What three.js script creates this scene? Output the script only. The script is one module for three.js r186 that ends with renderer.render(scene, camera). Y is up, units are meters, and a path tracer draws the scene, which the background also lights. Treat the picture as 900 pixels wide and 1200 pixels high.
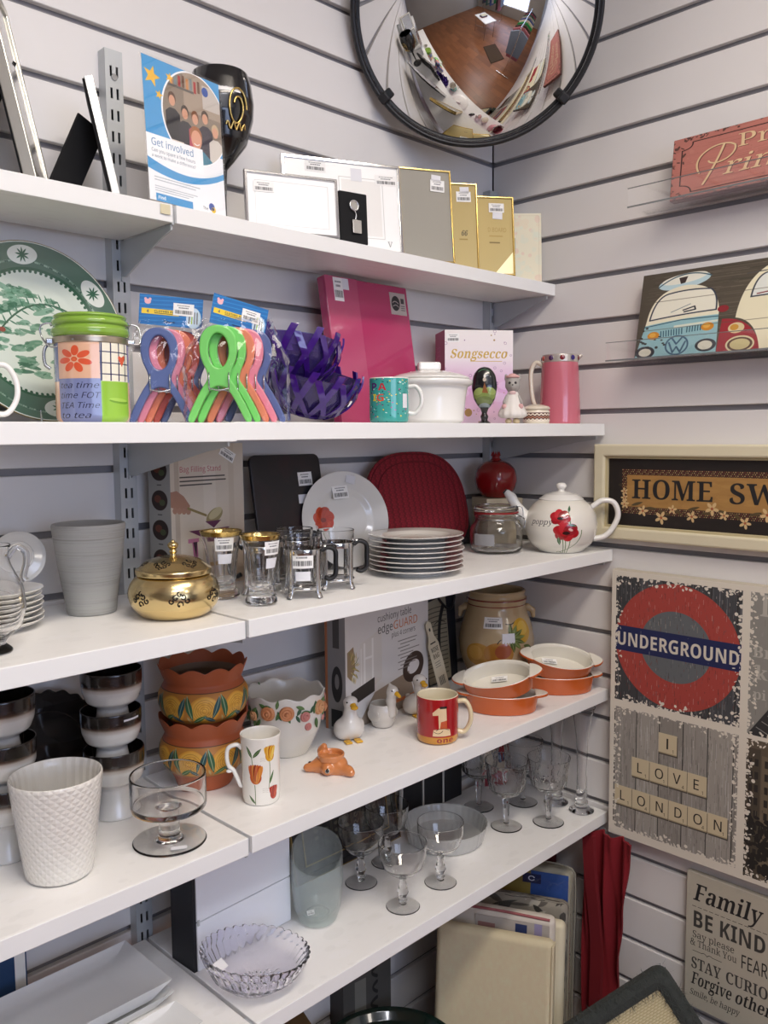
import * as THREE from 'three';
import { RoundedBoxGeometry } from 'three/addons/geometries/RoundedBoxGeometry.js';
import { MarchingCubes } from 'three/addons/objects/MarchingCubes.js';
import { RectAreaLightUniformsLib } from 'three/addons/lights/RectAreaLightUniformsLib.js';
import { mergeGeometries, mergeVertices, toCreasedNormals } from 'three/addons/utils/BufferGeometryUtils.js';

// ---------- camera, light, exposure ----------
const scene = new THREE.Scene();
scene.background = new THREE.Color(0x9fb2c8);
const CAM = new THREE.Vector3(-1.7016, 1.4520, 1.3185);
const camera = new THREE.PerspectiveCamera(THREE.MathUtils.radToDeg(2 * Math.atan(600 / 999.5)), 0.75, 0.02, 30);
camera.position.copy(CAM);
camera.rotation.order = 'YXZ';
camera.rotation.set(THREE.MathUtils.degToRad(-5.165), THREE.MathUtils.degToRad(-44.974), THREE.MathUtils.degToRad(-0.522));
scene.add(camera);
const renderer = new THREE.WebGLRenderer({ antialias: true });
renderer.toneMapping = THREE.LinearToneMapping;
renderer.toneMappingExposure = 1.98;
renderer.shadowMap.enabled = true;
RectAreaLightUniformsLib.init();
// ceiling panels: x, z, length along x, length along z, strength, colour
const CEIL_Y = 2.8;
const PANELS = [[-1.15, 1.42, 1.2, 0.3, 11, 0xfff3e4], [-1.9, 2.3, 1.2, 0.3, 9, 0xf6f7ff], [-1.0, 3.6, 0.3, 1.2, 4, 0xfff4e6], [-3.6, 4.2, 1.2, 0.3, 3, 0xfff6ea]];
const WINDOW_LIGHT = 1.4;

// ---------- helpers ----------
const PI = Math.PI, V2 = (x, y) => new THREE.Vector2(x, y), V3 = (x, y, z) => new THREE.Vector3(x, y, z);
function rng(s) { return () => { s |= 0; s = s + 0x6D2B79F5 | 0; let t = Math.imul(s ^ s >>> 15, 1 | s); t = t + Math.imul(t ^ t >>> 7, 61 | t) ^ t; return ((t ^ t >>> 14) >>> 0) / 4294967296; }; }
const used = {};
function numbered(n) { if (used[n] === undefined) { used[n] = 0; return n; } used[n]++; return n + '_' + String(used[n]).padStart(3, '0'); }
// a thing: Group at its base; front is local +z
function T(name, label, category, x, y, z, rot = 0, group, lean = 0, roll = 0) {
  const o = new THREE.Group(); o.name = numbered(name); o.position.set(x, y, z);
  o.rotation.order = 'YXZ'; o.rotation.set(-lean, rot, roll);
  o.userData = { label, category }; if (group) o.userData.group = group;
  scene.add(o); return o;
}
function shade(o) { o.castShadow = true; o.receiveShadow = true; return o; }
function P(parent, name, geo, mat, label) {
  const m = shade(new THREE.Mesh(geo, mat)); m.name = name; parent.add(m);
  if (label) m.userData.label = label; return m;
}
function S(name, geo, mat) { const m = shade(new THREE.Mesh(geo, mat)); m.name = name; m.userData = { kind: 'structure' }; scene.add(m); return m; }
function SG(name) { const g = new THREE.Group(); g.name = name; g.userData = { kind: 'structure' }; scene.add(g); return g; }
function copyOf(root, label, x, y, z, rot) {
  const c = root.clone(); c.name = numbered(root.name.replace(/_\d{3}$/, '')); c.userData = { ...root.userData, label };
  c.position.set(x, y, z); if (rot !== undefined) c.rotation.y = rot; scene.add(c); return c;
}
const face = (x, z) => Math.atan2(CAM.x - x, CAM.z - z);
const std = (color, roughness = 0.5, metalness = 0, o = {}) => new THREE.MeshStandardMaterial({ color, roughness, metalness, ...o });
const phy = (o) => new THREE.MeshPhysicalMaterial(o);
const glaze = (color, o = {}) => phy({ color, roughness: 0.22, clearcoat: 0.6, clearcoatRoughness: 0.08, ...o });
function cv(w, h, fn, o = {}) {
  const c = document.createElement('canvas'); c.width = w; c.height = h; const g = c.getContext('2d'); fn(g, w, h);
  const t = new THREE.CanvasTexture(c); if (!o.data) t.colorSpace = THREE.SRGBColorSpace;
  t.magFilter = THREE.LinearFilter; t.anisotropy = 8;
  if (o.rep) { t.wrapS = t.wrapT = THREE.RepeatWrapping; t.repeat.set(o.rep[0], o.rep[1]); }
  t.needsUpdate = true; return t;
}
function fill(g, c, x, y, w, h) { g.fillStyle = c; g.fillRect(x, y, w, h); }
function ell(g, c, x, y, rx, ry, a = 0) { g.fillStyle = c; g.beginPath(); g.ellipse(x, y, rx, ry, a, 0, PI * 2); g.fill(); }
function poly(g, c, pts) { g.fillStyle = c; g.beginPath(); pts.forEach((p, i) => i ? g.lineTo(p[0], p[1]) : g.moveTo(p[0], p[1])); g.closePath(); g.fill(); }
function line(g, c, lw, pts) { g.strokeStyle = c; g.lineWidth = lw; g.lineCap = 'round'; g.lineJoin = 'round'; g.beginPath(); pts.forEach((p, i) => i ? g.lineTo(p[0], p[1]) : g.moveTo(p[0], p[1])); g.stroke(); }
function curve(g, c, lw, a, b, d, e) { g.strokeStyle = c; g.lineWidth = lw; g.lineCap = 'round'; g.beginPath(); g.moveTo(a[0], a[1]); if (e) g.bezierCurveTo(b[0], b[1], d[0], d[1], e[0], e[1]); else g.quadraticCurveTo(b[0], b[1], d[0], d[1]); g.stroke(); }
function txt(g, s, x, y, size, c, font = 'sans-serif', style = '', w) {
  g.fillStyle = c; g.font = `${style} ${size}px ${font}`; g.textBaseline = 'middle';
  if (w) { const m = g.measureText(s).width; g.save(); g.translate(x, y); g.scale(w / m, 1); g.fillText(s, 0, 0); g.restore(); } else g.fillText(s, x, y);
}
function specks(g, w, h, n, cols, r0, r1, seed, a = 1) { const R = rng(seed); g.globalAlpha = a; for (let i = 0; i < n; i++) { g.fillStyle = cols[Math.floor(R() * cols.length)]; const r = r0 + (r1 - r0) * R() * R(); g.beginPath(); g.ellipse(R() * w, R() * h, r, r * (0.5 + R()), R() * 3, 0, 7); g.fill(); } g.globalAlpha = 1; }
function leaf(g, c, x, y, l, w, a, vein) { g.save(); g.translate(x, y); g.rotate(a); g.fillStyle = c; g.beginPath(); g.moveTo(0, 0); g.quadraticCurveTo(l * .4, -w, l, 0); g.quadraticCurveTo(l * .4, w, 0, 0); g.fill(); if (vein) { g.strokeStyle = vein; g.lineWidth = Math.max(1, w * .12); g.beginPath(); g.moveTo(0, 0); g.lineTo(l * .9, 0); g.stroke(); } g.restore(); }
// rounded polyline for lathe profiles
function rp(pts, r = 0.002, n = 3) {
  const out = [];
  pts.forEach((p, i) => {
    if (i === 0 || i === pts.length - 1 || p[2] === 0) { out.push([p[0], p[1]]); return; }
    const a = pts[i - 1], b = pts[i + 1], rr = p[2] ?? r;
    const da = Math.hypot(a[0] - p[0], a[1] - p[1]), db = Math.hypot(b[0] - p[0], b[1] - p[1]);
    const ta = Math.min(rr, da * .45) / da, tb = Math.min(rr, db * .45) / db;
    const A = [p[0] + (a[0] - p[0]) * ta, p[1] + (a[1] - p[1]) * ta], B = [p[0] + (b[0] - p[0]) * tb, p[1] + (b[1] - p[1]) * tb];
    for (let k = 0; k <= n; k++) { const t = k / n, u = 1 - t; out.push([u * u * A[0] + 2 * u * t * p[0] + t * t * B[0], u * u * A[1] + 2 * u * t * p[1] + t * t * B[1]]); }
  });
  return out;
}
// lathe: u = .5 faces +z, v = height on the outside and 1 on the inside
function lat(pts, o = {}) {
  if (o.r !== 0) pts = rp(pts, o.r ?? 0.002);
  const seg = o.seg ?? 56, g = new THREE.LatheGeometry(pts.map((p) => V2(Math.max(0, p[0]), p[1])), seg);
  let k = 0; pts.forEach((p, i) => { if (p[1] > pts[k][1]) k = i; });
  const y0 = o.y0 ?? Math.min(...pts.map((p) => p[1])), y1 = o.y1 ?? pts[k][1], uv = g.attributes.uv, n = pts.length;
  for (let i = 0; i < uv.count; i++) { const j = i % n; uv.setY(i, j <= k ? Math.min(0.999, Math.max(0.001, (pts[j][1] - y0) / (y1 - y0))) : 0.9995); }
  g.rotateY(PI); return g;
}
function planar(g, r, ax = 'xz') { const p = g.attributes.position, uv = g.attributes.uv; for (let i = 0; i < p.count; i++) uv.setXY(i, .5 + p.getX(i) / (2 * r), .5 + (ax === 'xz' ? -p.getZ(i) : p.getY(i)) / (2 * r)); return g; }
function warp(g, fn) { const p = g.attributes.position, v = V3(); for (let i = 0; i < p.count; i++) { v.fromBufferAttribute(p, i); fn(v, i); p.setXYZ(i, v.x, v.y, v.z); } g.computeVertexNormals(); return g; }
function tube(pts, r, o = {}) { const c = new THREE.CatmullRomCurve3(pts.map((p) => V3(...p)), o.closed ?? false, 'centripetal'); return new THREE.TubeGeometry(c, o.seg ?? 24, r, o.rad ?? 8, o.closed ?? false); }
function rbox(w, h, d, r = 0.002, x = 0, y = 0, z = 0, s = 2) { const g = new RoundedBoxGeometry(w, h, d, s, Math.min(r, w / 2.01, h / 2.01, d / 2.01)); g.translate(x, y, z); return g; }
function box(w, h, d, x = 0, y = 0, z = 0) { const g = new THREE.BoxGeometry(w, h, d); g.translate(x, y, z); return g; }
function ball(r, x = 0, y = 0, z = 0, sx = 1, sy = 1, sz = 1, n = 20) { const g = new THREE.SphereGeometry(r, n, Math.round(n * .7)); g.scale(sx, sy, sz); g.translate(x, y, z); return g; }
function sheet(w, h, x = 0, y = 0, z = 0) { const g = new THREE.PlaneGeometry(w, h); g.translate(x, y, z); return g; }
function ext(shape, depth, bevel = 0, seg = 12) { const g = new THREE.ExtrudeGeometry(shape, { depth: depth - 2 * bevel, bevelEnabled: bevel > 0, bevelThickness: bevel, bevelSize: bevel, bevelOffset: -bevel, bevelSegments: 2, curveSegments: seg }); g.translate(0, 0, -depth / 2 + bevel); return g; }
const rect = (w, h, x = 0, y = 0) => new THREE.Shape([V2(x - w / 2, y), V2(x + w / 2, y), V2(x + w / 2, y + h), V2(x - w / 2, y + h)]);
function rrect(w, h, r, x = 0, y = 0) { const s = new THREE.Shape(), l = x - w / 2, R = x + w / 2, t = y + h; s.moveTo(l + r, y); s.lineTo(R - r, y); s.quadraticCurveTo(R, y, R, y + r); s.lineTo(R, t - r); s.quadraticCurveTo(R, t, R - r, t); s.lineTo(l + r, t); s.quadraticCurveTo(l, t, l, t - r); s.lineTo(l, y + r); s.quadraticCurveTo(l, y, l + r, y); return s; }
const mv = (g, x, y, z) => (g.translate(x, y, z), g);
const merge = (a) => mergeGeometries(a.map((g) => (g.index ? g.toNonIndexed() : g)).map((g) => { for (const k of Object.keys(g.attributes)) if (!['position', 'normal', 'uv'].includes(k)) g.deleteAttribute(k); return g; }));
// smooth union of tapered capsules [[x,y,z,r],[x,y,z,r]] meshed with marching cubes
function blob(caps, k = 0.004, res = 44) {
  let lo = [9, 9, 9], hi = [-9, -9, -9];
  for (const c of caps) for (const q of c) for (let i = 0; i < 3; i++) { lo[i] = Math.min(lo[i], q[i] - q[3] - .004); hi[i] = Math.max(hi[i], q[i] + q[3] + .004); }
  const cx = lo.map((l, i) => (l + hi[i]) / 2), half = Math.max(...lo.map((l, i) => (hi[i] - l) / 2)) * 1.08;
  const mc = new MarchingCubes(res, std(0xffffff), false, false, 60000); mc.isolation = 0;
  const hs = res / 2;
  for (let z = 0; z < res; z++) for (let y = 0; y < res; y++) for (let x = 0; x < res; x++) {
    const p = [cx[0] + (x - hs) / hs * half, cx[1] + (y - hs) / hs * half, cx[2] + (z - hs) / hs * half];
    let d = 9;
    for (const [a, b] of caps) {
      const ab = [b[0] - a[0], b[1] - a[1], b[2] - a[2]], ap = [p[0] - a[0], p[1] - a[1], p[2] - a[2]];
      const L = ab[0] ** 2 + ab[1] ** 2 + ab[2] ** 2, t = L > 0 ? Math.max(0, Math.min(1, (ap[0] * ab[0] + ap[1] * ab[1] + ap[2] * ab[2]) / L)) : 0;
      const e = Math.hypot(ap[0] - t * ab[0], ap[1] - t * ab[1], ap[2] - t * ab[2]) - (a[3] + (b[3] - a[3]) * t);
      const h = Math.max(0, Math.min(1, .5 + .5 * (d - e) / k)); d = d > 5 ? e : d * (1 - h) + e * h - k * h * (1 - h);
    }
    mc.field[x + y * res + z * res * res] = -d;
  }
  mc.update();
  const n = mc.count, pos = new Float32Array(n * 3); 
  for (let i = 0; i < n; i++) for (let j = 0; j < 3; j++) pos[i * 3 + j] = cx[j] + mc.positionArray[i * 3 + j] * half;
  let g = new THREE.BufferGeometry(); g.setAttribute('position', new THREE.BufferAttribute(pos, 3)); 
  g = mergeVertices(g, half * 1e-4); g.computeVertexNormals();
  g.setAttribute('uv', new THREE.BufferAttribute(new Float32Array(g.attributes.position.count * 2), 2)); return g;
}
// cylinder-sector patch (labels on round things): bottom radius r0 at y0, top radius r1 at y1, centred on angle a from +z
function patch(r0, y0, r1, y1, a, wid, n = 8) { const da = wid / ((r0 + r1) / 2); const g = new THREE.LatheGeometry([V2(r0, y0), V2(r1, y1)], n, a - da / 2, da); return g; }

// ---------- shared materials ----------
const bumpFine = cv(512, 512, (g, w, h) => { fill(g, '#808080', 0, 0, w, h); specks(g, w, h, 9000, ['#6a6a6a', '#969696', '#777', '#8c8c8c'], .6, 2.5, 3, .6); }, { data: true, rep: [3, 3] });
const woodish = cv(512, 512, (g, w, h) => { fill(g, '#808080', 0, 0, w, h); const R = rng(9); for (let i = 0; i < 900; i++) { g.globalAlpha = .25; fill(g, R() < .5 ? '#666' : '#9a9a9a', R() * w, R() * h, 60 + R() * 200, 1 + R() * 1.5); } g.globalAlpha = 1; }, { data: true, rep: [2, 2] });
const shelfMap = cv(1024, 512, (g, w, h) => { fill(g, '#f2f1ef', 0, 0, w, h); specks(g, w, h, 500, ['#e4e3e0', '#eae9e6', '#f8f7f5'], 2, 26, 5, .25); const R = rng(8); for (let i = 0; i < 60; i++) { const x = R() * w, y = R() * h; g.globalAlpha = .25; line(g, '#cfccc8', .8, [[x, y], [x + (R() - .5) * 90, y + (R() - .5) * 30]]); } g.globalAlpha = 1; });
const M = {
  slat: std(0xe5e2e0, .5, 0, { bumpMap: bumpFine, bumpScale: .00012 }),
  groove: std(0x8f8d90, .55, .1),
  shelf: std(0xffffff, .42, 0, { map: shelfMap }), lip: std(0xeeeeec, .38),
  steel: std(0xbfc3c5, .42, .35), dark: std(0x151517, .5), chrome: std(0xdadada, .12, 1), gold: std(0xd6b972, .2, 1), brass: std(0xdcc590, .2, 1), silver: std(0xcfcdc6, .2, 1),
  white: glaze(0xefede8), cream: glaze(0xeae2cd), paper: std(0xeeebe4, .8), black: glaze(0x0b0b0d), card: std(0xd8cdb8, .85), felt: std(0x121214, .95),
  glass: phy({ color: 0xffffff, roughness: 0.0, transmission: 1, ior: 1.42, thickness: .004 }),
  pane: phy({ color: 0xffffff, roughness: 0.02, transmission: 1, ior: 1.45, thickness: 0 }),
  terracotta: std(0xa8512c, .75, 0, { bumpMap: bumpFine, bumpScale: .0002 }),
  wire: std(0xb9bbbd, .25, 1),
};
const priceTex = (seed, second) => cv(160, 80, (g, w, h) => { fill(g, '#f4f3f0', 0, 0, w, h); const R = rng(seed); for (let r = 0; r < 2; r++) { let x = 30 + 12 * r; while (x < 125 - 12 * r) { const l = 3 + R() * 8; fill(g, '#55555a', x, 12 + r * 13, l, 5 + r * 2); x += l + 3; } } let x = 14; while (x < 146) { const l = 1 + R() * 4; fill(g, '#1a1a1c', x, 44, l, 24); x += l + 1.5 + R() * 3; } });
M.price = std(0xffffff, .6, 0, { map: priceTex(4) }); M.price2 = std(0xffffff, .6, 0, { map: priceTex(17) }); M.tag = std(0xe6e6ea, .6);
M.price.side = M.price2.side = M.tag.side = THREE.DoubleSide;
// flat label on a face: centre x,y at depth z (local), turned by r
function priceLabel(parent, w, h, x, y, z, r = 0, mat = M.price, tilt = 0) { const g = box(w, h, .0004); g.rotateZ(r); if (tilt) g.rotateX(tilt); g.translate(x, y, z + .0003); return P(parent, 'price_label', g, mat); }
function roundLabel(parent, r0, y0, r1, y1, a, wid, mat = M.price) { return P(parent, 'price_label', patch(r0 + .0006, y0, r1 + .0006, y1, a, wid), mat); }

// ---------- the room ----------
const X0 = -5.2, Z1 = 5.4;
{
  const slatG = (len) => { const g = rbox(len, .0885, .012, .0018); return g; };
  const mk = (name, panels, isLeft) => {
    const w = SG(name);
    for (const [a, b] of panels) {
      const len = b - a - .003, g = slatG(len), mid = (a + b) / 2;
      for (let k = 0; k < 28; k++) {
        const y = 2.75 - .1 * k; // grooves at 2.80 - .1k (i.e. 1.45 + .1n)
        const m = P(w, 'slat', g, M.slat);
        if (isLeft) m.position.set(mid, y, -.006); else { m.position.set(.006, y, mid); m.rotation.y = -PI / 2; }
      }
    }
    return w;
  };
  const wl = mk('wall_left', [[-1.316, 0], [-2.536, -1.316], [-3.756, -2.536]], true);
  P(wl, 'backing', box(5.4, 2.9, .05, -2.6, 1.4, -.037), M.groove);
  const wr = mk('wall_right', [[0, 1.22], [1.22, 2.44], [2.44, 3.66]], false);
  P(wr, 'backing', box(.05, 2.9, 5.6, .037, 1.4, 2.65), M.groove);
  const plaster = std(0x9c958c, .9);
  S('wall_back', box(.1, 2.9, 5.6, X0 - .05, 1.4, 2.65), plaster);
  // the shop front, with a window in it
  const wf = SG('wall_front');
  const z = Z1 + .05;
  P(wf, 'lower_wall', box(5.4, .6, .1, -2.6, .3, z), plaster); P(wf, 'upper_wall', box(5.4, .5, .1, -2.6, 2.6, z), plaster);
  P(wf, 'side_wall', box(1.0, 1.8, .1, -.5, 1.5, z), plaster); P(wf, 'side_wall', box(1.0, 1.8, .1, -4.7, 1.5, z), plaster);
  const wi = SG('window_1'); const fm = std(0xeeeeee, .4);
  P(wi, 'window_frame', merge([box(3.2, .06, .08, -2.6, .63, z), box(3.2, .06, .08, -2.6, 2.32, z), box(.06, 1.7, .08, -1.03, 1.48, z), box(.06, 1.7, .08, -4.17, 1.48, z), box(.06, 1.7, .08, -2.6, 1.48, z)]), fm);
  P(wi, 'pane', box(3.08, 1.64, .012, -2.6, 1.48, z + .02), std(0xffffff, .4, 0, { emissive: 0xbcd2ff, emissiveIntensity: 1 }));
  const rl = new THREE.RectAreaLight(0xc4d8ff, WINDOW_LIGHT, 3.0, 1.6); rl.position.set(-2.6, 1.48, Z1 - .06); rl.lookAt(-2.6, 1.3, 0); scene.add(rl);
  // laminate floor
  const fl = cv(1024, 1024, (g, w, h) => { const R = rng(21); for (let r = 0; r < 8; r++) { let x = -R() * 400; while (x < w) { const l = 380 + R() * 200, t = R(); fill(g, `rgb(${118 + t * 26},${74 + t * 18},${46 + t * 12})`, x, r * 128, l, 128); for (let i = 0; i < 40; i++) { g.globalAlpha = .18; fill(g, R() < .5 ? '#5a3820' : '#b07c50', x + R() * l * .7, r * 128 + R() * 128, l * .3, 1.5); } g.globalAlpha = 1; fill(g, '#3a2416', x, r * 128, 2, 128); x += l; } fill(g, '#3a2416', 0, r * 128, w, 2); } }, { rep: [4.5, 4.7] });
  S('floor', box(5.4, .1, 5.6, -2.6, -.05, 2.65), std(0xffffff, .35, 0, { map: fl }));
  S('ceiling', box(5.4, .1, 5.6, -2.6, CEIL_Y + .05, 2.65), std(0xe8e6e2, .9));
}
PANELS.forEach(([x, z, lx, lz, s, c], i) => {
  const t = T('ceiling_light', ['white ceiling light panel over the shelf corner', 'white ceiling light panel over the aisle behind the camera', 'white ceiling light panel set along the slatted wall', 'white ceiling light panel nearest the shop window'][i], 'light', x, CEIL_Y, z);
  P(t, 'frame', merge([box(lx + .05, .03, .025, 0, -.015, lz / 2 + .0125), box(lx + .05, .03, .025, 0, -.015, -lz / 2 - .0125), box(.025, .03, lz, lx / 2 + .0125, -.015, 0), box(.025, .03, lz, -lx / 2 - .0125, -.015, 0)]), M.lip);
  P(t, 'diffuser', box(lx, .012, lz, 0, -.014, 0), std(0xffffff, .5, 0, { emissive: c, emissiveIntensity: 2.2 }));
  const l = new THREE.RectAreaLight(c, s, lx, lz); l.position.set(x, CEIL_Y - .04, z); l.rotation.x = -PI / 2; scene.add(l);
});

// ---------- shelving ----------
const S1 = 1.793, S2 = 1.472, S3 = 1.193, S4 = .873, S5 = .585;
{
  // twin-slot uprights
  const mkUp = (x, label, y0, y1) => {
    const t = T('shelf_upright', label, 'upright', x, 0, 0);
    const sh = rect(.03, y1 - y0, 0, y0);
    for (let y = y0 + .012; y < y1 - .03; y += .0335) for (const s of [-1, 1]) { const h = new THREE.Path(); const c = s * .0052; h.moveTo(c - .002, y); h.lineTo(c + .002, y); h.lineTo(c + .002, y + .0165); h.lineTo(c - .002, y + .0165); h.closePath(); sh.holes.push(h); }
    P(t, 'channel', merge([mv(ext(sh, .002), 0, 0, .021), box(.002, y1 - y0, .0205, -.014, (y0 + y1) / 2, .0102), box(.002, y1 - y0, .0205, .014, (y0 + y1) / 2, .0102)]), M.steel);
    P(t, 'slot_liner', box(.025, y1 - y0 - .004, .002, 0, (y0 + y1) / 2, .003), M.dark);
    for (const y of [y1 - .042, y0 + .6]) { const c = new THREE.CylinderGeometry(.005, .006, .003, 16); c.rotateX(PI / 2); c.translate(0, y, .0225); P(t, 'screw', c, M.wire); }
  };
  mkUp(-1.003, 'grey twin-slot shelf upright between the two shelf bays', .1, 2.063);
  mkUp(-.024, 'grey twin-slot shelf upright standing in the wall corner', .1, 2.03);
  const SH = [['top', S1, .186, S1, .186], ['second', S2, .319, 1.4705, .334], ['third', S3, .343, 1.1925, .343], ['fourth', S4, .338, .8725, .338], ['lowest', S5, .34, .5845, .34]];
  const holds = ['photo frames', 'clothes pegs and the pink jug', 'plates and the poppy teapot', 'ducks and orange dishes', 'champagne glasses'], holdsL = ['two silver frames and the flyer', 'tea caddy and green plate', 'grey pot and brass burner', 'white planter and striped goblets', 'white oblong trays'];
  SH.forEach(([n, y, zf, yl, zl], i) => {
    for (const L of [0, 1]) {
      const x0 = L ? -2.0 : -.9985, x1 = L ? -1.0045 : -.006, Y = L ? yl : y, Z = L ? zl : zf, d = Z - .0255, w = x1 - x0;
      const t = T('wall_shelf', `white ${n} shelf board holding the ${L ? holdsL[i] : holds[i]}`, 'shelf', (x0 + x1) / 2, Y, .0245);
      P(t, 'shelf_board', rbox(w, .0255, d - .003, .001, 0, -.01275, (d - .003) / 2), M.shelf);
      P(t, 'front_edge', rbox(w, .0262, .0035, .0012, 0, -.0129, d - .0013), M.lip);
    }
  });
  // tapered brackets
  const mkBr = (x, y, zf, label, tip) => {
    const t = T('shelf_bracket', label, 'bracket', x, y, .0235);
    const d = zf - .034, s = new THREE.Shape([V2(0, -.027), V2(0, -.082), V2(.012, -.084), V2(d * .8, -.042), V2(d, -.034), V2(d, -.027)]);
    if (tip) { s.lineTo(d + .004, -.027); s.lineTo(d + .004, -.003); s.lineTo(d - .016, -.003); s.lineTo(d - .016, -.027); }
    const g = ext(s, .0035); g.rotateY(-PI / 2); P(t, 'bracket_arm', g, M.steel);
    for (const q of [.012, .06]) P(t, 'hook', box(.0036, .012, .014, 0, -.027 - q + .004, -.0055), M.steel);
  };
  SH.forEach(([n, y, zf], i) => {
    mkBr(-1.0015, y, zf, `grey tapered steel bracket under the joint of the ${n} shelf boards`, true);
    mkBr(-.024, y, zf, `grey tapered steel bracket under the ${n} shelf in the wall corner`, false);
  });
}

// ---------- convex mirror ----------
{
  const t = T('convex_mirror', 'round convex security mirror with black rim high in the wall corner', 'mirror', -.318, 2.285, .206, -PI / 4 - .02, undefined, -.38);
  const R = .247, Rc = .36, a = Math.asin((R - .008) / Rc), pr = [];
  for (let i = 0; i <= 48; i++) { const q = a * i / 48; pr.push(V2(Rc * Math.sin(q), Rc * (Math.cos(q) - Math.cos(a)))); }
  const dome = new THREE.LatheGeometry(pr.reverse(), 128); dome.rotateX(PI / 2); P(t, 'mirror_dome', dome, std(0xe8e8e8, .015, 1));
  const rim = new THREE.TorusGeometry(R - .002, .0056, 12, 128); rim.scale(1, 1, 1.5); P(t, 'rim', rim, std(0x17171a, .45));
  for (const q of [-2.45, -.72, .9, 2.4]) { const g = rbox(.02, .02, .026, .004, 0, 0, .003); g.rotateZ(q); g.translate(Math.cos(q) * (R - .006), Math.sin(q) * (R - .006), .004); P(t, 'rim_clip', g, M.dark); }
  const bk = new THREE.CylinderGeometry(R - .03, R - .06, .012, 64); bk.rotateX(PI / 2); bk.translate(0, 0, -.01); P(t, 'back_plate', bk, M.dark);
  P(t, 'wall_arm', tube([[0, 0, -.014], [.01, .03, -.08], [.02, .06, -.16]], .01), M.dark);
}

// ================= TOP SHELF =================
// a standing picture frame: base at its bottom edge, leaning back
function pictureFrame(t, w, h, bar, th, barMat, faceMat, o = {}) {
  const s = rect(w, h); const i = new THREE.Path([V2(-w / 2 + bar, bar), V2(w / 2 - bar, bar), V2(w / 2 - bar, h - bar), V2(-w / 2 + bar, h - bar)]); s.holes.push(i);
  P(t, 'frame_border', ext(s, th, Math.min(.0012, bar * .3)), barMat);
  P(t, 'picture', box(w - bar * 2 + .001, h - bar * 2 + .001, .002, 0, h / 2, th * .5 - .004), faceMat, o.plabel);
  P(t, 'backing_board', box(w - .004, h - .004, .003, 0, h / 2, -th / 2 - .0012), o.backMat ?? M.felt);
  if (o.leg) { const l = h * .66, a = o.leg; const lg = rbox(w * .5, l, .004, .001, 0, -l / 2, 0); lg.rotateY(o.twist ?? 0); lg.rotateX(a); lg.translate(0, h * .72, -th / 2 - .004); P(t, 'easel_leg', lg, M.felt); }
  return t;
}
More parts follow.
